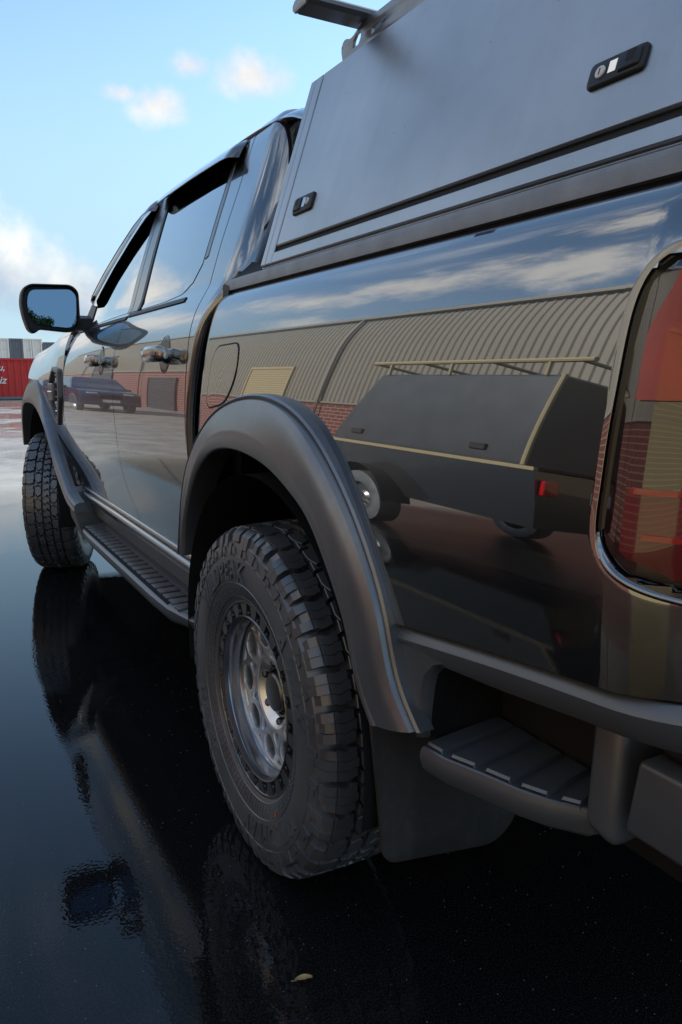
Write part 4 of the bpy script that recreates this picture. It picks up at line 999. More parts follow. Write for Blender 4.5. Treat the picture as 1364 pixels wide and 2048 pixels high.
# ---- rear bumper: wrap-round top band, recessed corner step, lower blocks
bump = empty('rear_bumper', (0, 0, 0), T)
def bump_out(y):
    v = 0.938
    if y < -1.05: v -= 0.07 * ((-1.05 - y) / 0.15) ** 2
    return v
def band():
    b = MB(); P = []
    for y in list(np.linspace(-0.612, -0.95, 14)) + list(np.linspace(-0.97, -1.22, 14)):
        zt = bed_bot(max(y, -1.15)) - 0.003 + (0.0 if y > -1.15 else 0.0); o = bump_out(y)
        zb = float(np.interp(-y, [0.612, 0.70, 0.735, 0.86, 1.01, 1.08, 1.2], [0.737, 0.737, 0.739, 0.750, 0.768, 0.774, 0.780]))
        P.append([(-(o - 0.06), y, zt - 0.001), (-(o - 0.009), y, zt - 0.001), (-(o - 0.006), y, zt - 0.003), (-(o + 0.003), y, zt - 0.019), (-(o + 0.002), y, zt - 0.024), (-(o - 0.004), y, zb + 0.010), (-(o - 0.012), y, zb), (-(o - 0.03), y, zb - 0.002)])
    b.grid(P, flip=False); return b.build('bumper_band', 'plastic', bump, fix=True, angle=30)
band()
# front cheek that closes the recess against the flare
ck = MB(); P = []
for z, y0, y1 in ((0.770, -0.606, -0.790), (0.752, -0.609, -0.762), (0.738, -0.612, -0.728), (0.715, -0.622, -0.705), (0.69, -0.634, -0.698), (0.65, -0.655, -0.692), (0.62, -0.68, -0.690), (0.605, -0.684, -0.688)):
    o = 0.935
    P.append([(-(o - 0.05), y0 + 0.02, z), (-(o), y0, z), (-(o + 0.001), (y0 + y1) / 2, z), (-(o - 0.002), y1 + 0.006, z), (-(o - 0.010), y1 - 0.001, z), (-(o - 0.022), y1 - 0.003, z)])
ck.grid(P); ck.build('recess_cheek', 'plastic', bump, fix=True, angle=40)
ck = MB(); ck.grid([[(q[-1][0], q[-1][1], q[-1][2]), (q[-1][0] + 0.15, q[-1][1] + 0.012, q[-1][2])] for q in P]); ck.build('recess_wall', 'black', bump, fix=True)
bk = MB(); bk.box((-0.905, -1.02, 0.782), (-0.745, -0.62, 0.79)); bk.box((-0.765, -1.10, 0.55), (-0.745, -0.66, 0.80)); bk.box((-0.90, -0.690, 0.57), (-0.76, -0.672, 0.74)); bk.build('recess_back', 'black', bump, smooth=False)
# step pad
def step_pad():
    top = [(-0.937, -0.700), (-0.931, -0.748), (-0.910, -0.810), (-0.891, -0.874), (-0.873, -0.914), (-0.84, -0.96), (-0.75, -0.98), (-0.75, -0.69), (-0.80, -0.690)]
    b = MB(); c = Vector((-0.84, -0.82))
    def sc(k, z, d=0): return [(c.x + (p[0] - c.x) * k - (d if p[0] < -0.86 else 0), c.y + (p[1] - c.y) * k, z) for p in top]
    b.loft([sc(0.84, 0.556), sc(0.93, 0.558), sc(0.98, 0.564), sc(1.0, 0.580, 0.002), sc(1.0, 0.590, 0.001), sc(0.985, 0.598), sc(0.955, 0.600)]); b.build('step_pad', 'plastic', bump, fix=True, angle=24)
    # ridges with grooves between, following the slanted outer edge
    edge = lambda y: float(np.interp(-y, [0.70, 0.748, 0.81, 0.874, 0.914, 0.96], [-0.934, -0.929, -0.908, -0.889, -0.871, -0.842]))
    ys = [-0.702, -0.752, -0.808, -0.864, -0.916, -0.955]
    for a, bb_ in zip(ys, ys[1:]):
        y0, y1 = a - 0.003, bb_ + 0.010
        q = MB(); sec = []
        for y, kx in ((y0, 0), (y0 - 0.003, 1), (y1 + 0.003, 1), (y1, 0)):
            z = 0.598 if not kx else 0.6075
            sec.append([(edge(y) + (0.000 if not kx else 0.003), y, z - 0.004), (edge(y) + 0.006, y, z), (-0.775, y + 0.018, z), (-0.768, y + 0.018, z - 0.006)])
        q.loft(sec); q.build('step_ridge', 'plastic', bump, fix=True, angle=40)
step_pad()
# rounded post between the step and the tow bar, then the angled end block
def block(name, loop, y0, y1, r, shift=(0, 0), parent=bump, k=0.94, mtl='plastic'):
    lp = round_poly(loop, r, 5); c = Vector((sum(p[0] for p in lp) / len(lp), sum(p[1] for p in lp) / len(lp))); b = MB(); secs = []
    for t, kk in ((0, k), (0.015, 0.975), (0.05, 1.0), (0.95, 1.0), (1.0, 0.97)):
        y = y0 + (y1 - y0) * t
        secs.append([(c.x + (p[0]-c.x) * kk + shift[0] * t, y, c.y + (p[1]-c.y) * kk + shift[1] * t) for p in lp])
    b.loft(secs); return b.build(name, mtl, parent, fix=True, angle=34)
rbox('bumper_post', (-0.862, -0.998, 0.586), (-0.74, -0.944, 0.768), 'plastic', bump, r=0.016, seg=4, taper=lambda c: (c.x + (0.022 if c.z > 0.7 and c.x < -0.8 else 0.0), c.y - (0.012 if c.z < 0.65 else 0.0), c.z - (0.012 if c.y < -0.98 and c.z < .65 else 0)))
rbox('bumper_beam', (-0.862, -1.26, 0.612), (0.862, -1.022, 0.716), 'plastic', bump, r=0.009, seg=3, taper=lambda c: (c.x, c.y - (0.014 if (c.z > 0.7 and c.y > -1.1) else 0.0), c.z))
rbox('beam_step_pad', (-0.835, -1.22, 0.716), (0.835, -1.045, 0.736), 'seal', bump, r=0.008, seg=3)
bi2 = MB(); bi2.box((-0.74, -1.08, 0.50), (0.74, -0.70, 0.70)); bi2.build('bumper_core', 'black', bump, smooth=False)
tg = MB(); secs = []
for z, y in ((0.83, -1.150), (0.95, -1.158), (1.2, -1.160), (1.33, -1.156), (1.365, -1.14)): secs.append([(-0.80, y, z), (0.80, y, z), (0.80, -1.10, z), (-0.80, -1.10, z)])
tg.loft(secs); tg.build('tailgate', 'paint', T, fix=True)

# ---- tail light wrapping the corner
lamp = empty('tail_light', (0, 0, 0), T)
def lamp_out(y, z):
    v = bed_out(max(y, -1.13), z) + 0.006
    if y < -1.13: v -= 0.9 * (-1.13 - y)
    return v
def lamp_patch(name, z0, z1, y_far, material, d, y_in=0.0, n=16, m=26, edgef=None):
    def fn(u, v):
        z = z0 + (z1 - z0) * v; e = float(np.interp(z, lly, llx)) - y_in if edgef is None else edgef(z)
        e = max(e, y_far + 0.004); y = y_far + (e - y_far) * u
        k = 1 - (abs(2 * v - 1)) ** 6; return (lamp_out(y, z) + d * (1.0), y, z)
    return panel(name, fn, m, n, material, lamp, th=0.006, edge=0.003)
lamp_patch('housing', 0.944, 1.286, -1.185, 'lamp_clear', -0.008, 0.002, n=40)
lamp_patch('upper_red_lens', 1.140, 1.268, -1.182, 'lamp_red', -0.002, 0, edgef=lambda z: -1.058 - 0.02 * sstep(1.20, 1.27, z))
lamp_patch('middle_lens', 1.050, 1.137, -1.182, 'lamp_clear', -0.002, 0, edgef=lambda z: -1.062)
lamp_patch('lower_red_lens', 0.962, 1.047, -1.182, 'lamp_dark', -0.002, 0, edgef=lambda z: -1.062 - 0.06 * sstep(0.985, 0.962, z) if False else -1.062 - 0.05 * (1 - sstep(0.962, 0.985, z)))
for z, yy in ((1.049, -1.068), (1.003, -1.085)): strip('light_bar', [(y, z - (0.10 * (-yy - abs(y)) * -1 if False else 0.0)) for y in np.linspace(-1.178, yy, 8)], 0.006, 0.003, 'lamp_red', lamp, out=lamp_out)
# gloss black surround
def lamp_bezel():
    pts = []
    for i in range(len(lamp_loop) - 1): pts.append(lamp_loop[i])
    lp = [(-1.20, 1.290), (-1.14, 1.2895), (-1.10, 1.287), (-1.075, 1.281), (-1.055, 1.268), (-1.046, 1.250), (-1.041, 1.22), (-1.039, 1.16), (-1.037, 1.10), (-1.036, 1.04), (-1.036, 1.005), (-1.040, 0.988), (-1.052, 0.973), (-1.075, 0.960), (-1.11, 0.952), (-1.14, 0.947), (-1.20, 0.938)]
    lp = [(max(y, -1.148), z) for y, z in lp]
    lp = [p for i, p in enumerate(lp) if i == 0 or p != lp[i-1]]
    d_ = [0.0]
    for p, q in zip(lp, lp[1:]): d_.append(d_[-1] + math.hypot(p[0]-q[0], p[1]-q[1]))
    fy, fz = spline(d_, [p[0] for p in lp]), spline(d_, [p[1] for p in lp]); lp = [(fy(d_[-1] * i / 90), fz(d_[-1] * i / 90)) for i in range(91)]
    n = len(lp)
    for nm, mt, rows in (('surround', 'paint', ((-0.0282, -0.002), (-0.0280, 0.0005), (-0.020, 0.0005), (-0.0105, 0.0005), (-0.0095, 0.0000), (-0.0090, -0.004))),
                         ('bezel', 'gloss', ((-0.0105, -0.004), (-0.006, -0.0045), (-0.001, -0.008), (0.004, -0.011), (0.010, -0.013)))):
        b = MB(); P = []
        for i, (y, z) in enumerate(lp):
            y0, z0 = lp[max(i-1, 0)]; y1, z1 = lp[min(i+1, n-1)]
            t = Vector((y1 - y0, z1 - z0)); t = t.normalized() if t.length else Vector((1, 0)); nn = Vector((-t.y, t.x))
            P.append([(-(bed_out(max(y - nn.x * o_, -1.15), z - nn.y * o_) + d), y - nn.x * o_, z - nn.y * o_) for o_, d in rows])
        b.grid(P); b.build(nm, mt, lamp, fix=True, angle=30)
lamp_bezel()
lb = MB(); P = []
ldf = spline([1.003, 0.990, 0.979, 0.966, 0.955, 0.946, 0.938], [-1.036, -1.0375, -1.043, -1.056, -1.078, -1.11, -1.150])
for z in np.linspace(1.003, 0.938, 40):
    y = ldf(z)
    o_ = bed_out(max(y, -1.15), z); P.append([(-(o_ - 0.010), y, z + 0.002), (-(o_ - 0.004), y, z + 0.0008), (-(o_ + 0.0050), y + 0.002, z - 0.0030), (-(o_ + 0.0060), y + 0.003, z - 0.0055), (-(o_ + 0.002), y + 0.005, z - 0.009), (-(o_ - 0.004), y + 0.006, z - 0.011)])
lb.grid(P); lb.build('lower_ledge', 'paint', lamp, fix=True, angle=70)

# ---- canopy on the tray
can = empty('canopy', (0, 0, 0), T)
KX = 0.329
def can_x(z): return -(0.84 - KX * (z - 1.405))
CF, CR, CT = 0.108, -1.20, 1.832
def can_shell():
    b = MB(); P = []
    prof = [(can_x(1.400), 1.400), (can_x(1.405), 1.405), (can_x(1.60), 1.60), (can_x(1.815), 1.815), (can_x(1.828) + 0.003, 1.828), (can_x(1.838) + 0.014, 1.836), (-0.60, 1.842), (0, 1.85)]
    prof = prof + [(-x, z) for x, z in prof[-2::-1]]
    for y, k in ((CF, 0.96), (CF - 0.002, 0.995), (CF - 0.010, 1.0), (-0.55, 1.0), (CR, 1.0)):
        P.append([(x * (1 if k == 1 else 1 - (1 - k) * 0.3), y, z if k == 1 else 1.4 + (z - 1.4) * (1 - (1 - k) * 0.15)) for x, z in prof])
    b.grid(P); n = len(prof)
    b.f.append(tuple(range(n))); b.f.append(tuple(4 * n + k for k in range(n - 1, -1, -1)))
    return b.build('canopy_shell', 'canopy', can, fix=True, angle=30)
can_shell()
def on_can(y, z, d): # point lifted d from the sloping side
    nx, nz = -math.cos(math.atan(KX)), math.sin(math.atan(KX)); return (can_x(z) + nx * d, y, z + nz * d)
def can_plate(name, loop, d0, d1, m, r=0.0, parent=can, edge=0.002):
    lp = round_poly(loop, r, 4) if r else loop; n = len(lp); c = (sum(p[0] for p in lp) / n, sum(p[1] for p in lp) / n)
    b = MB(); ins = lambda p, e: (p[0] - math.copysign(min(e, abs(p[0]-c[0])), p[0] - c[0]), p[1] - math.copysign(min(e, abs(p[1]-c[1])), p[1] - c[1]))
    secs = [[on_can(*p, d0) for p in lp], [on_can(*p, d1 - edge) for p in lp], [on_can(*ins(p, edge * .4), d1 - edge * .4) for p in lp], [on_can(*ins(p, edge), d1) for p in lp]]
    b.loft(secs); return b.build(name, m, parent, fix=True, angle=28)
# side door proud of the frame, black shadow gap round it
can_plate('door_seal', [(0.047, 1.4365), (0.047, 1.826), (CR + .02, 1.826), (CR + .02, 1.4365)], -0.002, 0.0012, 'black')
can_plate('canopy_door', [(0.042, 1.447), (0.042, 1.829), (CR + .03, 1.829), (CR + .03, 1.447)], 0.0, 0.008, 'canopy', edge=0.003)
can_plate('frame_seam', [(0.0835, 1.412), (0.0835, 1.826), (0.0425, 1.826), (0.0425, 1.412)], -0.001, 0.0010, 'black', edge=0.0003)
can_plate('frame_upright', [(0.1075, 1.410), (0.1075, 1.829), (0.0835, 1.829), (0.0835, 1.410)], -0.001, 0.0075, 'canopy')
can_plate('frame_upright', [(0.0800, 1.410), (0.0800, 1.829), (0.0490, 1.829), (0.0490, 1.410)], -0.001, 0.0075, 'canopy')
can_plate('frame_rail', [(0.1075, 1.4065), (0.1075, 1.4095), (CR, 1.4095), (CR, 1.4065)], -0.001, 0.0012, 'canopy', edge=0.0003)
can_plate('frame_rail', [(0.0485, 1.410), (0.0485, 1.4355), (CR, 1.4355), (CR, 1.410)], -0.001, 0.0072, 'canopy')
# sill flange and rubber between canopy and tray
sk = MB(); P = []
for y in (0.30, -0.5, -1.16): P.append([(-0.800, y, 1.404), (-0.8455, y, 1.4035), (-0.8575, y, 1.399), (-0.862, y, 1.392), (-0.8635, y, 1.372), (-0.85, y, 1.3695)])
sk.grid(P); sk.build('base_strip', 'trimgrey', can, fix=True)
cm = MB(); cm.box((-0.84, CF - 0.005, 1.370), (0.84, 0.30, 1.392)); cm.build('tray_cap', 'plastic', can, smooth=False)
# black corner trim where tray meets cab
ct = MB(); ct.loft([[(-0.872, 0.300, 1.345), (-0.866, 0.300, 1.388), (-0.80, 0.300, 1.46), (-0.74, 0.300, 1.46), (-0.74, 0.300, 1.345)], [(-0.868, 0.262, 1.36), (-0.862, 0.262, 1.384), (-0.80, 0.20, 1.42), (-0.74, 0.20, 1.42), (-0.74, 0.262, 1.36)]]); ct.build('corner_trim', 'seal', can, fix=True)
def latch(y0, y1, z0, z1, flip=False):
    e = empty('latch', (0, 0, 0), T)
    can_plate('latch_plate', [(y0, z0), (y0, z1), (y1, z1), (y1, z0)], 0.004, 0.0135, 'seal', r=0.008, parent=e, edge=0.0025)
    w = y1 - y0; s = 1
    ya, yb = (y0, y1) if not flip else (y1, y0); w = yb - ya
    zm = (z0 + z1) / 2
    P = lambda t: ya + w * t
    srt = lambda a, b, c, d: [(min(a, b), c), (min(a, b), d), (max(a, b), d), (max(a, b), c)]
    can_plate('paddle', srt(P(0.56), P(0.94), z0 + 0.006, z1 - 0.005), 0.012, 0.0165, 'seal', r=0.004, parent=e)
    can_plate('paddle_recess', srt(P(0.70), P(0.84), zm - 0.002, z1 - 0.006), 0.0160, 0.0168, 'black', parent=e, edge=0.0002)
    can_plate('latch_window', srt(P(0.38), P(0.52), z0 + 0.010, z1 - 0.007), 0.0130, 0.0142, 'chrome', parent=e, edge=0.0004)
    q = MB(); V = []; n = 18; cy_ = P(0.24); secs = []
    for r, d in ((0.0075, 0.012), (0.0075, 0.0150), (0.0066, 0.0160), (0.0030, 0.0160), (0.0001, 0.0160)):
        secs.append([on_can(cy_ + r * math.cos(2*PI*k/n), zm + r * math.sin(2*PI*k/n), d) for k in range(n)])
    q.loft(secs); lk = q.build('lock_cylinder', 'white', e, fix=True)
    can_plate('keyhole', [(cy_ - 0.0008, zm - 0.004), (cy_ - 0.0008, zm + 0.004), (cy_ + 0.0008, zm + 0.004), (cy_ + 0.0008, zm - 0.004)], 0.0155, 0.0164, 'black', parent=e, edge=0.0001)
latch(-0.938, -0.852, 1.5055, 1.5375, flip=True)
latch(-0.100, -0.010, 1.503, 1.540, flip=False)
# roof rack: slotted side plate and a cross bar overhanging the side
rack = empty('roof_rack', (0, 0, 0), T)
def rack_plate():
    up = round_poly([(0.012, 0.0), (0.022, 0.022), (0.018, 0.036), (0.006, 0.040), (-0.02, 0.032), (-0.06, 0.046), (-1.15, 0.046), (-1.15, 0.0)], [0.001, 0.006, 0.008, 0.008, 0.012, 0.015, 0.002, 0.001], 4)
    up = [(p[0] - 0.03, p[1]) for p in up]
    holes = [[(-0.012 + 0.0035 * math.cos(a), 0.027 + 0.0035 * math.sin(a)) for a in np.linspace(0, 2*PI, 13)[:-1]],
             round_poly([(-0.060, 0.012), (-0.060, 0.024), (-0.072, 0.034), (-0.092, 0.034), (-0.092, 0.022), (-0.084, 0.012)], 0.003, 3)]
    for i in range(6): holes.append(round_poly([(-0.135 - 0.17 * i, 0.012), (-0.135 - 0.17 * i, 0.024), (-0.190 - 0.17 * i, 0.030), (-0.190 - 0.17 * i, 0.018)], 0.002, 2))
    ang = 0.18
    return plate('side_plate', [up] + holes, 0.006, 'galv', rack, bevel=0.0008, mapf=lambda u, v, w: (-0.692 + v * ang * 0.5 - w, u, 1.836 + v * 1.12))
rack_plate()
cb = MB(); P = []
secs = []
for x, k in ((-0.828, 0.75), (-0.826, 0.95), (-0.822, 1.0), (0.862, 1.0), (0.868, 0.75)):
    secs.append([(x, -0.088 + yy * k, 1.8990 + zz * k) for yy, zz in ((-0.034, -0.004), (-0.026, -0.011), (0.026, -0.011), (0.034, -0.004), (0.034, 0.003), (0.024, 0.0105), (0.0, 0.013), (-0.024, 0.0105), (-0.034, 0.003))])
cb.loft(secs); cb.build('cross_bar', 'plastic', rack, fix=True, angle=30)
cb = MB(); secs = []
for x, k in ((-0.834, 0.80), (-0.833, 0.98), (-0.828, 1.03)):
    secs.append([(x, -0.088 + yy * k, 1.8990 + zz * k) for yy, zz in ((-0.034, -0.004), (-0.026, -0.011), (0.026, -0.011), (0.034, -0.004), (0.034, 0.003), (0.024, 0.0105), (0.0, 0.013), (-0.024, 0.0105), (-0.034, 0.003))])
cb.loft(secs); cb.build('bar_end_cap', 'galv', rack, fix=True)

# ---- far side of the pickup (mirror images of the near panels)
for o in (rear_door, front_door, fender, bed_side, pil, ap, rear_flare, front_flare): mirror_mesh(o, T)

# ------------------------------------------------------------------ dry leaf
lf = MB(); P = []
for i in range(9):
    t = i / 8; w = 0.0085 * math.sin(PI * min(1, t * 1.02)) ** 0.8 + 0.0004
    P.append([(-0.024 + 0.048 * t, w * s + 0.003 * math.sin(t * 3), 0.0025 + 0.006 * abs(s) + 0.004 * t * t) for s in (-1, -0.5, 0, 0.5, 1)])
lf.grid(P); n0 = len(lf.v); lf.tube([(-0.024, 0, 0.003), (-0.034, 0.002, 0.002)], 0.0009, 6)
lo = lf.build('fallen_leaf', 'leaf', fix=True, label='small dry tan leaf lying on the wet black asphalt', category='leaf'); lo.location = (-1.012, -0.43, 0.001); lo.rotation_euler = (0, 0, R(-22)); lo.scale = (0.72, 0.8, 0.8)
# ------------------------------------------------------------------ vehicles parked opposite (seen mirrored in the paint)
def parked(name, loc, rot, prof, roofp, width, mats, wheels, rw, label, category, extra=None):
    """body from a side outline (y, z), narrower cabin on top, wheels, lamps and glass"""
    e = empty(name, loc, label=label, category=category); e.rotation_euler.z = rot
    hw = width / 2
    lp = round_poly(prof, 0.08, 4); b = MB(); secs = []
    for x, k, dz in ((-hw, 0.985, 0.0), (-hw + 0.05, 1.0, 0.0), (-hw * .5, 1.0, 0.02), (hw * .5, 1.0, 0.02), (hw - 0.05, 1.0, 0.0), (hw, 0.985, 0.0)):
        cz = 0.75; secs.append([(x, p[0] * (k if abs(x) == hw else 1), cz + (p[1] - cz) * k + (dz if p[1] > 0.8 else 0)) for p in lp])
    b.loft(secs); body = b.build('body', mats[0], e, fix=True, angle=40)
    lp = round_poly(roofp, 0.06, 4); zb = min(p[1] for p in roofp); zt = max(p[1] for p in roofp)
    b = MB(); secs = []
    for s in (-1, -0.9, 0.9, 1):
        secs.append([(math.copysign((hw - 0.03) * (1.0 if abs(s) == 1 else 0.94) - 0.20 * (p[1] - zb) / (zt - zb), s), p[0], p[1] + (0.03 * (p[1]-zb)/(zt-zb) if abs(s) < 1 else 0)) for p in lp])
    b.loft(secs); b.build('cabin', mats[0], e, fix=True, angle=40)
    # side glass, windscreen and rear glass as panes lifted off the cabin
    c = Vector((sum(p[0] for p in roofp) / len(roofp), sum(p[1] for p in roofp) / len(roofp)))
    for s in (-1, 1):
        g = [(c.x + (p[0]-c.x) * 0.88, c.y + (p[1]-c.y) * 0.72) for p in roofp]; g = round_poly(g, 0.05, 3)
        make('side_window', [(s * ((hw - 0.026) - 0.20 * (p[1]-zb)/(zt-zb)), p[0], p[1]) for p in g] , [tuple(range(len(g)))], mats[1], e, smooth=False)
    for (pa, pb) in ((roofp[0], roofp[1]), (roofp[-1], roofp[-2])):
        d = Vector((pb[1] - pa[1], pa[0] - pb[0])).normalized() * 0.012
        if (Vector(pa) - c).dot(Vector((d.x, d.y))) < 0: d = -d
        q = []
        for t in (0.12, 0.9):
            p = (pa[0] + (pb[0]-pa[0]) * t + d.x, pa[1] + (pb[1]-pa[1]) * t + d.y); wv = (hw - 0.12) - 0.18 * t
            q.append([(-wv, *p), (wv, *p)])
        make('windscreen', [q[0][0], q[0][1], q[1][1], q[1][0]], [(0, 1, 2, 3)], mats[1], e, smooth=False)
    for y in wheels:
        for s in (-1, 1):
            w = empty('wheel', (s * (hw - 0.12), y, rw), e)
            t = MB(); t.revolve([(-0.11, rw * .6), (-0.12, rw * .8), (-0.11, rw * .97), (-0.06, rw), (0.06, rw), (0.11, rw * .97), (0.12, rw * .8), (0.11, rw * .6)], 32); t.build('tyre', 'rubber', w, fix=True)
            t = MB(); t.revolve([(s * 0.06, 0.001), (s * 0.07, rw * .2), (s * 0.05, rw * .3), (s * 0.06, rw * .55), (s * 0.11, rw * .62)], 32); t.build('rim', 'rim', w, fix=True)
            a = MB(); P = []
            for i in range(21):
                an = PI * i / 20; P.append([(s * (hw - 0.16), y + math.cos(an) * rw * 1.16, rw + math.sin(an) * rw * 1.16), (s * (hw + 0.012), y + math.cos(an) * rw * 1.16, rw + math.sin(an) * rw * 1.16), (s * (hw + 0.012), y + math.cos(an) * rw * 1.30, rw + math.sin(an) * rw * 1.28), (s * (hw - 0.02), y + math.cos(an) * rw * 1.32, rw + math.sin(an) * rw * 1.30)])
            a.grid(P); a.build('wheel_arch', 'plastic', e, fix=True)
            dk = MB(); dk.add([(s * (hw + 0.004), y + math.cos(PI * i / 20) * rw * 1.16, rw + math.sin(PI * i / 20) * rw * 1.16) for i in range(21)] + [(s * (hw + 0.004), y - rw * 1.16, 0.32), (s * (hw + 0.004), y + rw * 1.16, 0.32)], [tuple(range(23))]); dk.build('wheel_well', 'black', e, fix=True)
    if extra: extra(e, hw)
    return e
M['bluecar'] = mat('dark_blue_paint', (0.012, 0.022, 0.05), 0.25, coat=1.0, coat_ior=1.6)
M['greypaint'] = mat('charcoal_paint', (0.02, 0.022, 0.025), 0.25, coat=1.0, coat_ior=1.6)
M['lampwhite'] = mat('headlamp_lens', (0.6, 0.62, 0.65), 0.1, coat=1.0)
def suv_extra(e, hw):
    for s in (-1, 1): rbox('headlight', (s * 0.55 - 0.16, -2.235, 0.78), (s * 0.55 + 0.16, -2.16, 0.92), 'lampwhite', e, r=0.02)
    rbox('grille', (-0.36, -2.25, 0.62), (0.36, -2.19, 0.84), 'black', e, r=0.02)
    rbox('number_plate', (-0.26, -2.275, 0.47), (0.26, -2.25, 0.60), 'white', e, r=0.004, seg=1)
    for s in (-1, 1): rbox('side_mirror', (s * (hw + 0.09) - 0.09, -0.75, 1.02), (s * (hw + 0.09) + 0.09, -0.65, 1.16), 'bluecar', e, r=0.03)
suv = parked('parked_car', (-5.3, 24.0, 0), R(-4), [(-2.25, 0.32), (-2.25, 0.86), (-2.05, 0.98), (-1.05, 1.08), (1.9, 1.06), (2.2, 0.95), (2.2, 0.32)], [(-1.15, 1.06), (-0.30, 1.62), (1.5, 1.64), (2.1, 1.04)], 1.84, ('bluecar', 'glass'), (-1.38, 1.36), 0.35, 'dark blue car with a white plate, mirrored in the front door', 'car', suv_extra)
def box_trailer():
    e = empty('canopy_trailer', (-4.75, 3.45, 0), label='charcoal canopy trailer with tan roof rails, mirrored in the rear quarter panel', category='trailer'); hw = 0.95
    M['slate'] = mat('slate_checker_plate', (0.045, 0.05, 0.058), 0.4, var=0.2, vscale=4, bump=0.4, bscale=40)
    def loftbox(name, rows, m, parent=e):
        b = MB(); b.loft([[(-w, y0, z), (w, y0, z), (w, y1, z), (-w, y1, z)] for z, w, y0, y1 in rows]); return b.build(name, m, parent, fix=True)
    loftbox('canopy', ((1.10, hw - 0.01, -1.30, 1.30), (1.14, hw, -1.30, 1.30), (2.10, hw - 0.16, -1.26, 1.02), (2.13, hw - 0.2, -1.22, 0.98)), 'slate')
    loftbox('tray', ((0.50, hw - 0.10, -1.36, 1.30), (0.74, hw - 0.04, -1.42, 1.36), (1.06, hw + 0.01, -1.42, 1.36)), 'greypaint')
    for s in (-1, 1):
        q = MB(); q.box((s * hw - 0.02, -1.42, 1.062), (s * hw + 0.022, 1.36, 1.098)); q.build('tray_rail', 'shutter', e, smooth=False)
        q = MB(); q.tube([(s * (hw - 0.14), -1.5, 2.27), (s * (hw - 0.14), 1.2, 2.27)], 0.026, 8); q.build('roof_rail', 'shutter', e)
        for y in (-1.30, ): 
            q = MB(); q.tube([(s * (hw + 0.005), y, 1.10), (s * (hw - 0.155), y + 0.03, 2.12)], 0.022, 8); q.build('corner_post', 'shutter', e)
        for y in (-1.1, 0.0, 0.9):
            q = MB(); q.tube([(s * (hw - 0.15), y, 2.11), (s * (hw - 0.14), y, 2.27)], 0.018, 8); q.build('rail_post', 'shutter', e)
        for y in (-0.8, 0.9): rbox('latch', (s * (hw - 0.02) - 0.03, y - 0.09, 1.20), (s * (hw - 0.02) + 0.03, y + 0.09, 1.27), 'black', e, r=0.008, seg=1)
        w = empty('wheel', (s * (hw - 0.02), 0.62, 0.37), e)
        t = MB(); t.revolve([(-0.11, .22), (-0.12, .30), (-0.11, .36), (-0.06, .37), (0.06, .37), (0.11, .36), (0.12, .30), (0.11, .22)], 32); t.build('tyre', 'rubber', w, fix=True)
        t = MB(); t.revolve([(s * 0.06, 0.001), (s * 0.07, .07), (s * 0.05, .11), (s * 0.06, .20), (s * 0.11, .23)], 32); t.build('rim', 'ring', w, fix=True)
        a = MB(); a.grid([[(s * (hw - 0.15), 0.62 + 0.47 * math.cos(PI * i / 16), 0.40 + 0.43 * math.sin(PI * i / 16)), (s * (hw + 0.14), 0.62 + 0.47 * math.cos(PI * i / 16), 0.40 + 0.43 * math.sin(PI * i / 16))] for i in range(17)]); a.build('mudguard', 'black', e, fix=True)
        rbox('tail_light', (s * (hw - 0.12) - 0.07, -1.47, 0.84), (s * (hw - 0.12) + 0.07, -1.42, 0.98), 'lamp_red', e, r=0.012)
    for y in (-1.4, -0.5, 0.4, 1.15):
        q = MB(); q.tube([(-(hw - 0.14), y, 2.262), (hw - 0.14, y, 2.262)], 0.02, 8); q.build('cross_bar', 'shutter', e)
    q = MB(); q.tube([(-0.5, 1.3, 0.70), (0, 2.6, 0.55)], 0.04, 8); q.tube([(0.5, 1.3, 0.70), (0, 2.6, 0.55)], 0.04, 8); q.tube([(0, 2.6, 0.0), (0, 2.6, 0.7)], 0.03, 8); q.build('drawbar', 'black', e)
    rbox('number_plate', (-0.2, -1.44, 0.80), (0.2, -1.425, 0.92), 'white', e, r=0.004, seg=1)
    return e
box_trailer()

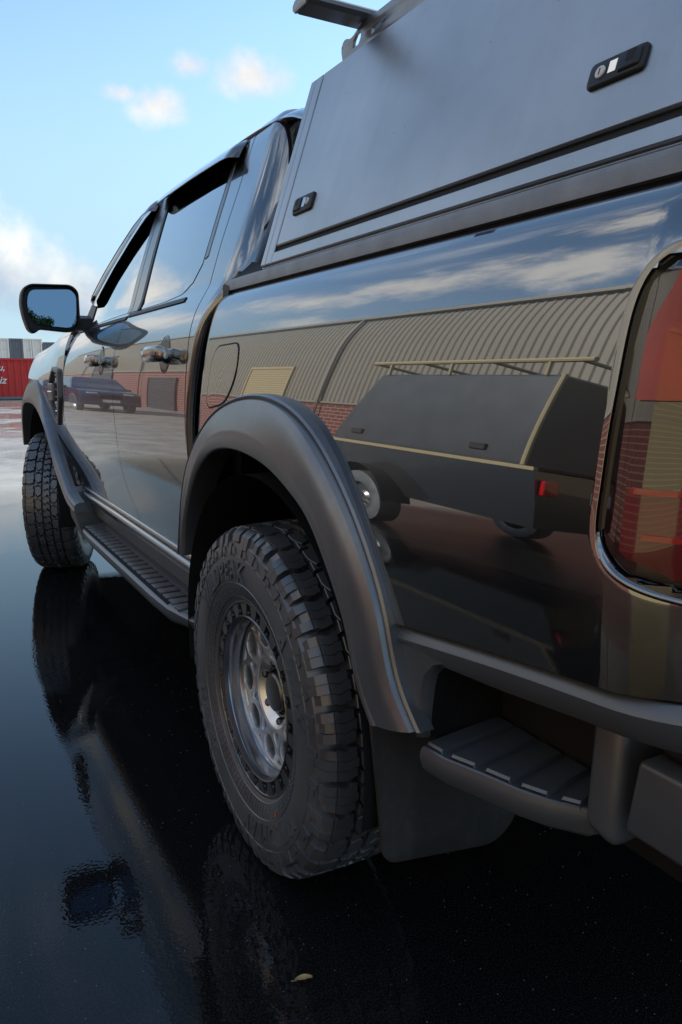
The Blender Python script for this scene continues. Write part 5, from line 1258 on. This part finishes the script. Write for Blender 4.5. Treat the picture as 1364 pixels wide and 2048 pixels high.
# ------------------------------------------------------------------ trees behind the photographer (seen in the wing mirror)
def leaf_mat():
    m, N, L, b = new_mat('green_foliage'); oi = N.new('ShaderNodeNewGeometry'); r = N.new('ShaderNodeMix'); r.data_type = 'RGBA'
    L.new(oi.outputs['Random Per Island'], r.inputs[0]); r.inputs[6].default_value = (0.045, 0.075, 0.015, 1); r.inputs[7].default_value = (0.12, 0.15, 0.02, 1); L.new(r.outputs[2], b.inputs['Base Color']); b.inputs['Roughness'].default_value = 0.6
    return m
M['foliage'] = leaf_mat(); M['bark'] = mat('bark', (0.10, 0.075, 0.05), 0.9, var=0.3, vscale=6, bump=0.6, bscale=20)
def tree(loc, h, rad, seed, label):
    rd = random.Random(seed); e = empty('tree', loc, label=label, category='tree', group='trees behind the yard')
    t = MB(); t.tube([(0, 0, 0), (0.1, 0.05, h * 0.35), (0.05, 0.1, h * 0.7)], [0.22, 0.16, 0.07], 8)
    cl = []
    for k in range(11):
        a = rd.uniform(0, 2*PI); rr = rad * rd.uniform(0.2, 0.75); z = h * rd.uniform(0.42, 0.92); c = Vector((rr * math.cos(a), rr * math.sin(a), z)); cl.append((c, rad * rd.uniform(0.35, 0.6)))
        t.tube([(0.08, 0.06, h * 0.32), c * 0.55 + Vector((0, 0, h * 0.12)), c], [0.09, 0.05, 0.02], 6)
    t.build('trunk', 'bark', e)
    f = MB()
    for c, r in cl:
        for k in range(150):
            d = Vector((rd.gauss(0, 1), rd.gauss(0, 1), rd.gauss(0, 0.8))).normalized() * r * rd.uniform(0.5, 1.05); p = c + d
            u = Vector((rd.gauss(0, 1), rd.gauss(0, 1), rd.gauss(0, 1))).normalized(); w = u.orthogonal().normalized(); s = rd.uniform(0.09, 0.18)
            f.add([p - u * s, p + w * s * 0.5, p + u * s, p - w * s * 0.5], [(0, 1, 2, 3)])
    f.build('crown', 'foliage', e, smooth=False)
tree((-3.7, -104, 0), 3.4, 1.7, 3, 'bushy green tree behind the yard, the taller one in the wing mirror')
tree((-1.9, -108, 0), 2.4, 1.6, 5, 'low green tree behind the yard, the shorter one in the wing mirror')
